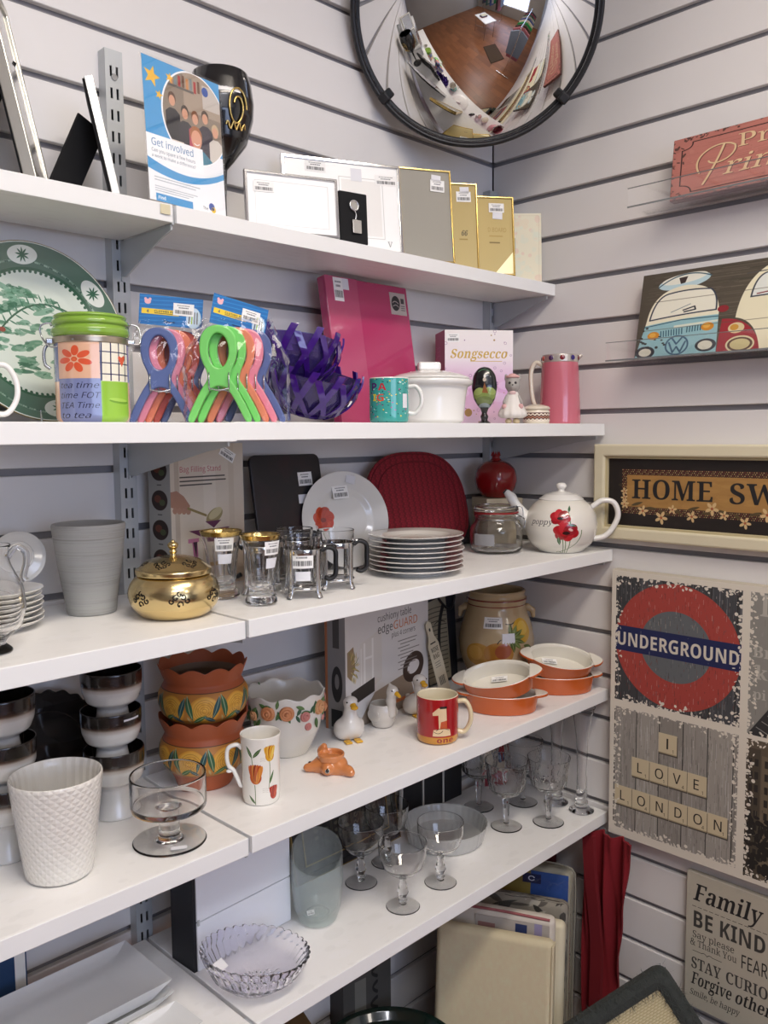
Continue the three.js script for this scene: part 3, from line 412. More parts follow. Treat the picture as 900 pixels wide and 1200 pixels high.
  // boxed drink game
  const pb = cv(512, 700, (g, w, h) => { const q = g.createLinearGradient(0, 0, 0, h); q.addColorStop(0, '#f1ebe6'); q.addColorStop(.3, '#f0e4e6'); q.addColorStop(.62, '#d9a3cf'); q.addColorStop(1, '#eed3e2'); g.fillStyle = q; g.fillRect(0, 0, w, h); const R = rng(61); for (let i = 0; i < 70; i++) { const x = R() * w, y = R() * h; if (y > 110 && y < 240 && x < 460) continue; const r = 3 + R() * 8; if (i % 2) ell(g, ['#b08a2e', '#7b3f7d', '#a8813a'][i % 3], x, y, r * .7, r * .7); else { g.strokeStyle = '#8d5a8e'; g.lineWidth = 2; g.beginPath(); g.arc(x, y, r, 0, 7); g.stroke(); } } ell(g, '#a67c33', 355, 370, 28, 30); ell(g, '#a67c33', 175, 610, 28, 30); txt(g, 'Songsecco', 36, 175, 92, '#c9a437', 'serif', 'italic bold', 430); fill(g, '#c9a437', 190, 228, 240, 4); g.globalAlpha = .5; for (let i = 0; i < 9; i++) ell(g, '#e8cfe6', R() * w, 380 + R() * 120, 60, 34); g.globalAlpha = 1; });
  const ps = cv(256, 700, (g, w, h) => { fill(g, '#b32e63', 0, 0, w, h); for (let i = 0; i < 12; i++) curve(g, '#c9517f', 5, [60, 120 + i * 30], [200, 100 + i * 34], [90, 150 + i * 30]); });
  t = T('gift_box', 'white and pink gift box with gold Songsecco lettering behind the cat figurine', 'box', -.208, S2 + .0005, .1085, -.62);
  const pm = std(0xb32e63, .5); P(t, 'carton', box(.152, .203, .09, 0, .1015, 0), [pm, std(0xffffff, .45, 0, { map: ps }), std(0xf1ebe6, .5), pm, std(0xffffff, .4, 0, { map: pb }), pm]); priceLabel(t, .028, .018, -.058, .186, .0452, .02, M.price2);
  // egg ornament
  const eg = cv(256, 400, (g, w, h) => { fill(g, '#0d0f10', 0, 0, w, h); ell(g, '#7d8f4c', 128, 260, 105, 62); ell(g, '#93a45c', 70, 230, 46, 30, -.4); ell(g, '#93a45c', 190, 225, 50, 30, .4); ell(g, '#6d7c48', 128, 310, 80, 40); ell(g, '#7f8b8c', 128, 362, 56, 34); poly(g, '#8a5a34', [[105, 240], [128, 150], [165, 245]]); ell(g, '#cdbfae', 128, 128, 16, 18); ell(g, '#e8e4dc', 132, 98, 12, 16); curve(g, '#4f7f5a', 6, [70, 60], [120, 20], [180, 60]); });
  t = T('egg_ornament', 'black oval ornament on a stem, painted with a small green scene', 'ornament', -.313, S2, .222, face(-.313, .222));
  g = lat([[0, .028], [.01, .032], [.0215, .05], [.0262, .075], [.0225, .1], [.012, .114], [0, .1165]], { r: .006, seg: 48 }); { const p = g.attributes.position, uv = g.attributes.uv; for (let i = 0; i < p.count; i++) uv.setXY(i, p.getZ(i) > .004 ? .5 + p.getX(i) / .054 : .02, (p.getY(i) - .026) / .094); } g.scale(1, 1, .55); P(t, 'egg', g, glaze(0xffffff, { map: eg })); P(t, 'stand', lat([[0, 0], [.0125, 0], [.013, .003], [.006, .008], [.0085, .016], [.005, .022], [.007, .028], [.01, .034], [0, .034]], { r: .002, seg: 32 }), M.black);
  // cat figurine
  t = T('cat_figurine', 'small china cat figurine in a white frilled dress beside the oval ornament', 'figurine', -.255, S2, .25, face(-.255, .25));
  P(t, 'dress', warp(lat([[0, .012], [.022, .012], [.0295, .017], [.029, .024], [.02, .042], [.0125, .06], [.011, .066], [0, .068]], { r: .004, seg: 72 }), (v) => { const a = Math.atan2(v.x, v.z), k = Math.max(0, .05 - v.y) / .04; const s = 1 + .05 * k * Math.cos(a * 11); v.x *= s; v.z *= s; }), std(0xe3ddd6, .6));
  P(t, 'head', blob([[[0, .08, 0, .0155], [0, .084, 0, .015]], [[0, .077, .01, .008], [0, .077, .013, .006]], [[-.012, .094, 0, .005], [-.0135, .1, 0, .0028]], [[.012, .094, 0, .005], [.0135, .1, 0, .0028]], [[-.011, .056, .004, .0045], [-.017, .044, .01, .0035]], [[.011, .056, .004, .0045], [.017, .044, .01, .0035]], [[0, .06, 0, .009], [0, .07, 0, .009]]], .004, 48), std(0xa7a29c, .6), 'grey cat head and paws');
  for (const s of [-1, 1]) { P(t, 'eye', ball(.0026, s * .006, .084, .0142), M.black); P(t, 'foot', ball(.008, s * .008, .006, .004, .9, .75, 1.3), std(0xd9c6a0, .6)); }
  P(t, 'nose', ball(.0015, 0, .0795, .0195), M.black); P(t, 'hat', merge([new THREE.TorusGeometry(.0125, .0025, 8, 24).rotateX(PI / 2).translate(0, .097, -.001), ball(.009, 0, .099, -.001, 1, .55, 1)]), std(0xd9a8a4, .6)); P(t, 'bow', ball(.005, 0, .064, .0115, 1.5, .8, .6), std(0xd9b8b6, .5));
  for (const s of [-1, 1]) P(t, 'rose_trim', ball(.0055, s * .0165, .036, .016), std(0xd9a9a6, .6));
  // trinket box
  const zz = cv(512, 128, (g, w, h) => { fill(g, '#5d3a34', 0, 0, w, h); for (let k = 0; k < 3; k++) line(g, ['#efe4d2', '#c58a6a', '#efe4d2'][k], k === 1 ? 5 : 9, [...Array(41)].map((_, i) => [i * 13, 28 + k * 34 + (i % 2) * 24])); fill(g, '#efe4d2', 0, 0, w, 14); fill(g, '#efe4d2', 0, h - 14, w, 14); });
  t = T('trinket_box', 'tiny round trinket box with brown zigzag band beside the pink jug', 'trinket box', -.19, S2, .264, face(-.19, .264));
  P(t, 'base', lat([[0, 0], [.026, 0], [.0275, .003], [.0275, .027], [.026, .03], [0, .03]]), glaze(0xe2d7c2)); P(t, 'zigzag_band', lat([[.0278, .0055], [.0279, .006], [.0279, .0255], [.0278, .026]], { r: 0 }), std(0xffffff, .5, 0, { map: zz })); P(t, 'lid', lat([[0, .03], [.0285, .03], [.029, .033], [.0255, .037], [.012, .041], [0, .042]]), glaze(0xd8ccb8));
  // pink jug
  t = T('jug', 'tall pink jug with cream handle and jewelled rim at the end of the second shelf', 'jug', -.066, S2, .24, face(-.066, .24));
  P(t, 'body', lat([[0, 0], [.045, 0], [.0462, .004], [.044, .06], [.041, .12], [.0395, .136], [.0385, .152], [.0365, .153], [.0365, .14], [.038, .12], [.041, .06], [.042, .008], [0, .006]], { r: .002, seg: 64 }), glaze(0xcb6e7c)); 
  P(t, 'silver_rim', lat([[.0392, .1355], [.0405, .137], [.0393, .1525], [.037, .1535], [.0365, .152]], { r: .001, seg: 64 }), std(0xd5cdc4, .25, .6));
  for (let i = 0; i < 10; i++) { const a = i * PI / 5 + .12; const c = [0x7e1f2a, 0x3a2a7c, 0x6a1626, 0xb8584a, 0x4d2f5e][i % 5]; const q = ball(.0058, 0, 0, 0, 1, 1, .4, 8); q.rotateY(a); q.translate(.0405 * Math.sin(a), .145, .0405 * Math.cos(a)); P(t, 'jewel', q, phy({ color: c, roughness: .1, clearcoat: 1 })); }
  g = tube([[-.038, .132, 0], [-.052, .138, 0], [-.062, .124, 0], [-.063, .085, 0], [-.058, .052, 0], [-.05, .036, 0], [-.0435, .042, 0]], .0052, { seg: 48, rad: 12 }); g.scale(1, 1, 1.3); P(t, 'handle', g, M.cream);
  P(t, 'spout', blob([[[.035, .146, 0, .006], [.0445, .1505, 0, .003]], [[.034, .14, .008, .004], [.044, .15, .001, .003]], [[.034, .14, -.008, .004], [.044, .15, -.001, .003]]], .004, 28), std(0xd5cdc4, .25, .5));
  scene.userData.mug = mug;
}

// ================= THIRD SHELF =================
const mugOf = scene.userData.mug;
{
  // glass jug, cut by the frame
  let t = T('glass_jug', 'clear glass jug with curled handle beside the stacked saucers', 'jug', -1.322, S3 - .0005, .262, face(-1.322, .262));
  P(t, 'body', lat([[0, 0], [.024, 0], [.0255, .004], [.016, .012], [.02, .018], [.036, .032], [.0425, .055], [.04, .08], [.028, .105], [.024, .118], [.028, .132], [.0265, .132], [.0225, .118], [.0265, .105], [.038, .08], [.0405, .055], [.034, .033], [.018, .02], [0, .016]], { r: .004, seg: 64 }), M.glass);
  P(t, 'handle', tube([[.022, .115, 0], [.034, .128, 0], [.043, .122, 0], [.044, .108, 0], [.04, .09, .0], [.043, .086, 0]], .0042, { seg: 40, rad: 10 }), M.glass);
  // saucers
  const sauc = lat([[0, .0015], [.03, .0015], [.0305, 0], [.034, 0], [.0345, .002], [.052, .0085], [.06, .0135], [.0595, .0145], [.05, .0112], [.03, .0048], [.022, .0052], [.021, .004], [0, .004]], { r: .001, seg: 64 });
  const sm = glaze(0xe9e6de);
  t = T('saucer', 'cream saucer at the bottom of the saucer stack beside the glass jug', 'saucer', -1.266, S3 - .0005, .135, 0, 'stacked cream saucers'); P(t, 'saucer_body', sauc, sm);
  const nm = ['second', 'third', 'fourth', 'fifth', 'sixth', 'seventh'];
  for (let i = 1; i < 7; i++) copyOf(t, i === 6 ? 'cream saucer at the top of the saucer stack beside the glass jug' : `cream saucer, ${nm[i - 1]} from the bottom of the saucer stack`, -1.266 + .0012 * Math.sin(i * 2.3), S3 - .0005 + i * .0069, .135 + .001 * Math.cos(i * 1.7), i);
  t = T('saucer', 'small cream saucer standing on edge above the saucer stack, its foot ring showing', 'saucer', -1.213, S3 + .052, .075, face(-1.21, .1) - .15, undefined, .3);
  let g = lat([[0, .0015], [.02, .0015], [.0205, 0], [.0225, 0], [.023, .002], [.034, .006], [.039, .009], [.0385, .01], [.03, .007], [.02, .004], [0, .004]], { r: .0008, seg: 64 }); g.rotateX(-PI / 2); g.translate(0, .036, .005); P(t, 'saucer_body', g, sm);
  // grey pot
  const gt = cv(512, 512, (g, w, h) => { const q = g.createLinearGradient(0, 0, 0, h); q.addColorStop(0, '#a8a6a1'); q.addColorStop(1, '#9f9f9b'); g.fillStyle = q; g.fillRect(0, 0, w, h); const R = rng(41); for (let i = 0; i < 260; i++) { g.globalAlpha = .12; fill(g, R() < .5 ? '#a9a7a2' : '#65645f', R() * w - 100, R() * h, 120 + R() * 260, 1 + R() * 4); } g.globalAlpha = 1; });
  t = T('plant_pot', 'plain grey stoneware plant pot beside the brass burner', 'plant pot', -1.124, S3 - .0005, .122, 0);
  P(t, 'pot_body', lat([[0, 0], [.034, 0], [.036, .003], [.0375, .02], [.046, .075], [.0515, .12], [.0525, .131], [.0515, .134], [.0495, .134], [.0485, .12], [.043, .075], [.034, .01], [0, .008]], { r: .003, seg: 80 }), std(0xffffff, .75, 0, { map: gt, bumpMap: woodish, bumpScale: .0003 }));
  // brass burner
  const cut = (n, W, H, sx, sy, flip) => cv(W, H, (g, w, h) => { g.clearRect(0, 0, w, h); for (let k = 0; k < n; k++) { g.save(); g.translate((k + .5) * w / n, h * .5); g.scale(sx, sy * flip); for (const [x, y, r, a, b] of [[-6, -4, 3.4, .4, 5], [6, -4, 3.4, 4.2, 8.9], [-12, 2, 3.2, -.6, 4.2], [12, 2, 3.2, 5.2, 9.9], [0, -9, 3, .2, 4.7], [1.5, 7, 4, 2.2, 6.6]]) { g.strokeStyle = '#120d04'; g.lineWidth = 1.7; g.lineCap = 'round'; g.beginPath(); g.arc(x, y, r, a, b); g.stroke(); ell(g, '#120d04', x + r * .75 * Math.cos(a), y + r * .75 * Math.sin(a), 1.4, 1.4); } g.restore(); } });
  t = T('brass_burner', 'polished brass incense burner with pierced scrolls and domed lid', 'incense burner', -1.05, S3 - .0005, .232, face(-1.05, .232) + .1);
  const bp = [[0, 0], [.042, 0], [.05, .004], [.061, .016], [.066, .032], [.064, .046], [.057, .057], [.052, .0605], [.05, .0605], [.054, .05], [.05, .01], [0, .006]];
  P(t, 'bowl', lat(bp, { r: .006, seg: 80 }), M.brass);
  const dec = std(0xffffff, .6, .3, { map: cut(7, 2048, 256, 4.6, 6.6, 1), transparent: true, alphaTest: .5, side: THREE.DoubleSide });
  P(t, 'pierced_scrolls', lat([[.0595, .0155], [.0635, .021], [.0662, .0315], [.0655, .041], [.061, .0515]], { r: .004, seg: 80 }), dec);
  P(t, 'lid', lat([[0, .0615], [.0525, .0615], [.054, .0625], [.0545, .069], [.053, .0705], [.05, .0715], [.038, .0815], [.02, .087], [0, .0885]], { r: .0015, seg: 80 }), M.brass);
  P(t, 'lid_scrolls', lat([[.0495, .0722], [.038, .0820], [.021, .0872]], { r: .002, seg: 80 }), std(0xffffff, .6, .3, { map: cut(6, 2048, 256, 6.4, 7.5, -1), transparent: true, alphaTest: .5, side: THREE.DoubleSide }));
  P(t, 'finial', lat([[0, .086], [.005, .087], [.0042, .091], [.0062, .094], [.004, .0965], [.0075, .1005], [.0082, .104], [.006, .107], [.0025, .1085], [.003, .11], [0, .1115]], { r: .001, seg: 28 }), M.brass);
  // boxed bag stand
  const bf = cv(768, 1024, (g, w, h) => {
    const q = g.createLinearGradient(0, 0, w, h); q.addColorStop(0, '#cbbfae'); q.addColorStop(.5, '#d6cab9'); q.addColorStop(1, '#c3ab92'); g.fillStyle = q; g.fillRect(0, 0, w, h); g.globalAlpha = .35; fill(g, '#8f7c66', 40, 0, 46, h); fill(g, '#b9a892', 600, 0, 60, h); fill(g, '#e6ddd0', 330, 150, 130, 500); g.globalAlpha = 1;
    g.save(); g.scale(1, .86); txt(g, 'Bag Filling Stand', 92, 205, 62, '#b4505c', 'sans-serif', '', 430); for (let i = 0; i < 3; i++) fill(g, '#4a4340', 92, 262 + i * 32, [470, 480, 330][i], 11);
    poly(g, '#a37a66', [[0, 380], [60, 372], [130, 420], [190, 500], [170, 540], [60, 520], [0, 500]]); for (let i = 0; i < 4; i++) ell(g, '#a87f6c', 40 + i * 44, 530 + i * 5, 24, 26); line(g, '#8a7a4c', 20, [[170, 520], [350, 590]]); ell(g, '#9a8c62', 440, 600, 96, 56, -.5); ell(g, '#c4b890', 450, 580, 78, 36, -.5);
    poly(g, '#5f2a4e', [[340, 640], [510, 640], [430, 700]]); poly(g, '#6a2f55', [[170, 705], [600, 705], [530, 765], [510, 820], [320, 820], [300, 765]]); fill(g, '#c07a9c', 160, 770, 110, 34); poly(g, '#b3698e', [[200, 800], [250, 800], [270, 1024], [225, 1024]]); poly(g, '#3a1f30', [[210, 800], [252, 800], [240, 930]]); fill(g, '#ddd2c4', 258, 800, 50, 224); fill(g, '#b9935a', 300, 985, 300, 39); fill(g, '#b3698e', 225, 1020, 45, 180); g.restore();
  });
  const bs = cv(256, 1024, (g, w, h) => { fill(g, '#a9a8a4', 0, 0, w, h); for (let i = 0; i < 5; i++) { const y = 60 + i * 205; ell(g, '#33241f', w / 2, y + 120, 92, 70); specks(g, 1, 1, 0, ['#000'], 1, 1, 1); ell(g, '#6b3a2c', w / 2 - 20, y + 110, 40, 26); ell(g, '#4f5a3c', w / 2 + 30, y + 135, 34, 22); fill(g, '#5a5a58', w / 2 - 26, y + 10, 52, 8); } });
  t = T('boxed_stand', 'tall boxed Bag Filling Stand behind the brass burner', 'box', -.886, S3 - .0005 + .0005, .045, .15);
  const tan = std(0xc9bca8, .6); P(t, 'carton', box(.165, .247, .056, 0, .1235, 0), [tan, std(0xffffff, .6, 0, { map: bs }), tan, tan, std(0xffffff, .5, 0, { map: bf }), tan]); priceLabel(t, .036, .018, .045, .228, .0281, -.5, M.price2);
  // dark trays
  const dtx = cv(512, 512, (g, w, h) => { fill(g, '#17151a', 0, 0, w, h); specks(g, w, h, 40, ['#2a191d', '#33181c', '#1d1c26'], 20, 90, 51, .3); });
  const dm = std(0xffffff, .45, 0, { map: dtx });
  const planUV = (g, w, h) => { const p = g.attributes.position, uv = g.attributes.uv; for (let i = 0; i < p.count; i++) uv.setXY(i, .5 + p.getX(i) / w, p.getY(i) / h); return g; };
  t = T('serving_tray', 'large dark square tray with two price stickers leaning behind the glasses', 'tray', -.699, S3 + .001, .088, 0, undefined, .17);
  P(t, 'tray_body', planUV(ext(rrect(.166, .226, .016), .007, .002), .166, .226), dm); priceLabel(t, .034, .026, .041, .178, .0036, .02); priceLabel(t, .021, .017, .03, .14, .0036, 0, M.tag);
  t = T('coaster_tray', 'small dark tray leaning low in front of the large dark tray', 'tray', -.733, S3 + .001, .118, 0, undefined, .16);
  P(t, 'tray_body', ext(rrect(.125, .083, .012), .006, .002), std(0x1c2030, .4)); P(t, 'raised_edge', (() => { const s = rrect(.125, .083, .012); s.holes.push(rrect(.113, .071, .008, 0, .006)); return mv(ext(s, .004), 0, 0, .0045); })(), std(0x12151f, .4));
  // poppy plate
  const pop = cv(1024, 1024, (g, w) => { const c = w / 2; ell(g, '#dcd9d3', c, c, c, c); const petal = (x, y, r, col, n, s) => { for (let i = 0; i < n; i++) { const a = i * 6.283 / n + s; ell(g, col[i % col.length], x + Math.cos(a) * r * .5, y + Math.sin(a) * r * .5, r * .66, r * .5, a + .8); } ell(g, '#7a1a10', x, y + r * .1, r * .28, r * .2); for (let i = 0; i < 16; i++) curve(g, '#8e2114', 2, [x, y], [x + r * .4 * Math.cos(i), y + r * .4 * Math.sin(i)], [x + r * .85 * Math.cos(i + .2), y + r * .85 * Math.sin(i + .2)]); }; curve(g, '#6f7f55', 10, [330, 860], [240, 760], [170, 560]); curve(g, '#7f8a62', 7, [300, 830], [330, 700], [300, 620]); petal(270, 490, 120, ['#c23a22', '#cf4a2c', '#b2301c'], 7, .4); petal(205, 560, 0, ['#c23a22'], 1, 0); poly(g, '#c9b0a8', [[150, 540], [190, 570], [180, 640]]); });
  t = T('poppy_plate', 'white dinner plate with red poppy standing behind the plate stack', 'plate', -.592, S3 + .0015, .108, -.25, undefined, .2);
  g = lat([[0, 0], [.05, 0], [.052, .002], [.062, .008], [.094, .0135], [.0945, .015], [.062, .0105], [.05, .005], [0, .0045]], { seg: 88, r: .002 }); planar(g, .095); g.rotateX(PI / 2); g.translate(0, .0945, 0); P(t, 'plate_body', g, glaze(0xffffff, { map: pop })); priceLabel(t, .034, .026, -.006, .148, .0125, .05, M.price2, -.1); priceLabel(t, .02, .017, .018, .172, .0145, -.3, M.tag, -.1);
  // red placemat
  const wv = cv(512, 512, (g, w, h) => { fill(g, '#7b1220', 0, 0, w, h); for (let y = 0; y < h; y += 12) for (let x = 0; x < w; x += 10) { fill(g, ['#8c1626', '#6d0f1b', '#941a2a'][(x * 7 + y * 3) % 3], x + (y / 12 % 2) * 5, y, 8, 9); } });
  t = T('placemat', 'oval woven crimson placemat leaning on the wall behind the plates', 'placemat', -.335, S3 + .001, .083, 0, undefined, .22);
  { const s = new THREE.Shape(); for (let i = 0; i <= 72; i++) { const a = i / 72 * PI * 2, c = Math.cos(a), n = Math.sin(a); const x = .158 * Math.sign(c) * Math.pow(Math.abs(c), .72), y = .113 + .113 * Math.sign(n) * Math.pow(Math.abs(n), n < 0 ? .55 : .95); i ? s.lineTo(x, y) : s.moveTo(x, y); } const m = std(0xffffff, .85, 0, { map: wv, bumpMap: wv, bumpScale: .0006 }); wv.wrapS = wv.wrapT = THREE.RepeatWrapping; P(t, 'woven_body', planUV(ext(s, .006, .002), .3, .226), m);
    for (const k of [.95, .8]) P(t, 'stitched_ring', tube([...Array(48)].map((_, i) => { const a = i / 48 * PI * 2, c = Math.cos(a), n = Math.sin(a); return [k * .158 * Math.sign(c) * Math.pow(Math.abs(c), .72), .113 + k * .113 * Math.sign(n) * Math.pow(Math.abs(n), n < 0 ? .55 : .95), .0032]; }), .0012, { closed: true, seg: 120, rad: 6 }), std(0x6a0f1c, .9)); }
  // plate stack
  const pl = lat([[0, .0015], [.052, .0015], [.0525, 0], [.056, 0], [.0565, .003], [.066, .0085], [.0895, .0125], [.0895, .0143], [.066, .0112], [.055, .006], [.05, .0048], [0, .0045]], { r: .001, seg: 96 }); planar(pl, .0895);
  const pm2 = glaze(0xdedbd5);
  const topT = cv(512, 512, (g, w) => { const c = w / 2; ell(g, '#d3cfc8', c, c, c, c); g.globalAlpha = .5; ell(g, '#b7aea4', c * 1.05, c * 1.0, c * .5, c * .34); g.globalAlpha = 1; g.strokeStyle = '#a79b8c'; g.lineWidth = 4; g.beginPath(); g.ellipse(c, c, c * .97, c * .97, 0, 0, 7); g.stroke(); });
  t = T('dinner_plate', 'white dinner plate at the bottom of the plate stack', 'plate', -.537, S3, .236, 0, 'stacked white dinner plates'); P(t, 'plate_body', pl, pm2);
  for (let i = 1; i < 8; i++) { const c = copyOf(t, i === 7 ? 'top white dinner plate of the stack, with a thin grey rim line' : `white dinner plate, ${['second', 'third', 'fourth', 'fifth', 'sixth', 'seventh'][i - 1]} from the bottom of the plate stack`, -.537 + .0022 * Math.sin(i * 2.1), S3 + i * .0088, .236 + .0018 * Math.cos(i * 3.3), i); if (i === 7) c.children[0].material = glaze(0xffffff, { map: topT }); }
  // gold-rimmed glasses
  const beer = (label, x, z, sc, a1) => { const t = T('beer_glass', label, 'glass', x, S3, z, face(x, z), undefined); const r = .0325; P(t, 'body', lat([[0, .001], [.024, .001], [.0265, .004], [.0255, .01], [.0195, .016], [.0195, .024], [.0215, .05], [.0265, .085], [.0325, .108], [.0312, .1085], [.0248, .085], [.0198, .05], [.017, .03], [.01, .022], [0, .021]].map(([p, q]) => [p * sc, q]), { r: .003, seg: 64 }), M.glass); P(t, 'gold_rim', lat([[.0306 * sc, .1015], [.0329 * sc, .1085], [.0322 * sc, .1094], [.0309 * sc, .1085]], { r: .0004, seg: 64 }), M.gold); for (let k = 0; k < 9; k++) P(t, 'cut_flute', tube([[.0203 * sc, .03, 0], [.0226 * sc, .058, 0], [.0258 * sc, .082, 0]], .0012, { seg: 10, rad: 5 }).rotateY(k * .7), M.glass); roundLabel(t, .0285 * sc, .079, .0315 * sc, .1, a1, .03); roundLabel(t, .0232 * sc, .058, .0268 * sc, .074, a1 + .05, .022, M.tag); return t; };
  beer('gold-rimmed flared glass standing against the boxed stand', -.926, .172, 1.04, .15);
  beer('gold-rimmed flared glass beside the chrome-framed coffee glass', -.916, .262, .95, .75);
  // chrome framed coffee glasses
  const coffee = (label, x, z, ra, lab) => { const t = T('coffee_glass', label, 'coffee glass', x, S3, z, ra, 'chrome framed coffee glasses'); P(t, 'glass_liner', lat([[0, .012], [.027, .012], [.029, .015], [.0292, .06], [.0318, .1], [.0306, .1005], [.0274, .06], [.0268, .017], [0, .015]], { r: .002, seg: 56 }), M.glass);
    for (const [y, h] of [[.07, .009], [.014, .004]]) P(t, 'chrome_band', lat([[.0302, y], [.0312, y + .0005], [.0314, y + h - .0005], [.0304, y + h], [.0302, y + h]], { r: 0, seg: 56 }), M.chrome);
    for (let k = 0; k < 4; k++) { const q = tube([[.0312, .078, 0], [.0312, .02, 0], [.0325, .008, 0], [.036, .0012, 0]], .0022, { seg: 24, rad: 8 }); q.scale(1, 1, 2.4); q.rotateY(k * PI / 2 + PI / 4); P(t, 'chrome_foot', q, M.chrome); }
    let h = tube([[.031, .074, 0], [.04, .079, 0], [.052, .074, 0], [.0535, .055, 0], [.052, .033, 0], [.043, .027, 0], [.036, .03, 0]], .004, { seg: 40, rad: 10 }); h.scale(1, 1, 1.5); P(t, 'black_handle', h, M.dark); P(t, 'handle_rivet', ball(.0045, .036, .079, 0), M.chrome);
    if (lab) { roundLabel(t, .0297, .05, .0307, .077, lab, .038, M.price2); roundLabel(t, .0296, .03, .0299, .045, lab + .05, .024, M.tag); } return t; };
  coffee('front chrome-framed coffee glass with price sticker and black handle', -.832, .262, face(-.832, .262) + .1, -.15);
  coffee('chrome-framed coffee glass nearest the plate stack, black handle outwards', -.742, .241, face(-.742, .241) + .15, 0);
  coffee('chrome-framed coffee glass behind the flared gold-rimmed glass', -.856, .185, face(-.85, .18) + 2.9, 0);
  coffee('chrome-framed coffee glass in the back row below the poppy plate', -.775, .172, face(-.77, .17) + 2.2, 0);
  // cellophane packet, clip jar, box, pomegranate
  t = T('cellophane_packet', 'narrow dark packet in crinkled cellophane beside the red placemat', 'packet', -.168, S3 + .001, .056, -.1, undefined, .2, 0);
  P(t, 'dark_insert', rbox(.035, .115, .008, .002, 0, .06, 0), std(0x23252c, .5)); { const b = new THREE.BoxGeometry(.05, .15, .014, 8, 14, 2); warp(b, (v) => { v.x += .003 * Math.sin(v.y * 180 + v.z * 300); v.z += .003 * Math.sin(v.y * 130 + v.x * 260); if (v.y > .03) { v.x *= 1 - (v.y - .03) * 6; } }); b.translate(0, .079, 0); P(t, 'cellophane', b, film()); }
  t = T('clip_jar', 'squat clear glass clip-top jar with red seal below the red pomegranate', 'jar', -.21, S3, .174, face(-.21, .174));
  P(t, 'body', lat([[0, .001], [.048, .001], [.054, .004], [.0575, .012], [.0575, .05], [.054, .06], [.0465, .067], [.045, .078], [.0485, .08], [.0485, .085], [.046, .086], [.043, .085], [.042, .068], [.05, .058], [.0535, .05], [.0535, .012], [.048, .007], [0, .006]], { r: .004, seg: 72 }), M.glass);
  P(t, 'red_seal', new THREE.TorusGeometry(.0468, .002, 8, 64).rotateX(PI / 2).translate(0, .088, 0), std(0x8c1a1a, .5)); P(t, 'glass_lid', lat([[0, .0895], [.046, .0895], [.049, .092], [.049, .097], [.0465, .102], [.044, .104], [.041, .101], [.039, .0965], [0, .0965]], { r: .002, seg: 72 }), M.glass);
  P(t, 'clip_wire', merge([tube([[.044, .074, .012], [.056, .076, .006], [.058, .092, 0], [.054, .1, 0], [.047, .1, 0]], .0011), tube([[.05, .08, -.01], [.062, .072, 0], [.061, .055, .002]], .0014)]), M.wire); P(t, 'wire_loop', new THREE.TorusGeometry(.0465, .0011, 6, 64).rotateX(PI / 2).translate(0, .074, 0), M.wire);
  { const q = patch(.058, .02, .058, .045, -.5, .05); P(t, 'paper_label', q, std(0x8f8f92, .7, 0, { side: THREE.DoubleSide })); }
  t = T('cream_box', 'plain cream box behind the clip jar carrying the red pomegranate', 'box', -.092, S3 + .0005, .085, -.5); P(t, 'carton', rbox(.088, .108, .088, .002, 0, .054, 0), std(0xcfc2a4, .7)); P(t, 'lid', rbox(.091, .024, .091, .002, 0, .0975, 0), std(0xd6caae, .7));
  t = T('pomegranate_jar', 'glossy red ceramic pomegranate standing on the cream box', 'ornament', -.1, S3 + .1105, .088, face(-.1, .088)); const red = glaze(0x8c0d12);
  P(t, 'body', warp(lat([[0, 0], [.026, 0], [.03, .003], [.045, .018], [.0515, .042], [.047, .066], [.03, .082], [.012, .088], [0, .0885]], { r: .008, seg: 72 }), (v) => { const a = Math.atan2(v.x, v.z), s = 1 + .025 * Math.cos(a * 6) * Math.sin(PI * v.y / .0885); v.x *= s; v.z *= s; }), red);
  P(t, 'crown', lat([[0, .086], [.014, .087], [.009, .092], [.0105, .1], [.008, .1005], [.0055, .094], [0, .0935]], { r: .002, seg: 24 }), red); for (let k = 0; k < 5; k++) { const c = new THREE.ConeGeometry(.0035, .012, 8); c.translate(0, .1035, .0085); c.rotateY(k * 1.2566); P(t, 'crown_point', c, red); }
  // teapot
  const tp = cv(2048, 1024, (g, w, h) => { fill(g, '#e8e4da', 0, 0, w, h); const cx = w * .5 + 20; const stem = (a, b, c) => curve(g, '#5f7a4c', 8, a, b, c);
    stem([cx - 10, 1000], [cx - 14, 800], [cx - 40, 520]); stem([cx + 14, 1000], [cx + 10, 800], [cx - 4, 640]); stem([cx + 40, 1000], [cx + 60, 700], [cx + 36, 240]); stem([cx - 60, 985], [cx + 170, 870], [cx + 150, 560]); stem([cx - 30, 1000], [cx - 60, 960], [cx - 100, 990]);
    const poppy = (X, Y, s) => { const x = 0, y = 0; g.save(); g.translate(X, Y); g.scale(1, 1.75); for (let i = 0; i < 6; i++) { const a = i * 1.05 + .3; ell(g, ['#b01622', '#c42430', '#9a0f1b'][i % 3], x + Math.cos(a) * s * .45, y + Math.sin(a) * s * .3, s * .62, s * .5, a); } ell(g, '#2a0d10', x, y + s * .12, s * .3, s * .16); ell(g, '#e3b7b0', x + s * .35, y - s * .2, s * .2, s * .12, .5); g.restore(); }; poppy(cx - 46, 330, 92); poppy(cx + 8, 590, 112);
    leaf(g, '#3f6a44', cx + 36, 240, 120, 26, -1.4); leaf(g, '#2f5a38', cx + 24, 450, 90, 40, .5, '#9ab08c'); leaf(g, '#3a6440', cx - 62, 690, 150, 34, 1.5, '#9ab08c'); g.save(); g.translate(w * .345, 420); g.scale(1, 1.8); txt(g, 'poppy', 0, 0, 74, '#35343a', 'serif', 'italic'); g.restore(); });
  t = T('teapot', 'round white teapot painted with two red poppies at the shelf end', 'teapot', -.104, S3, .271, face(-.104, .271) + .06);
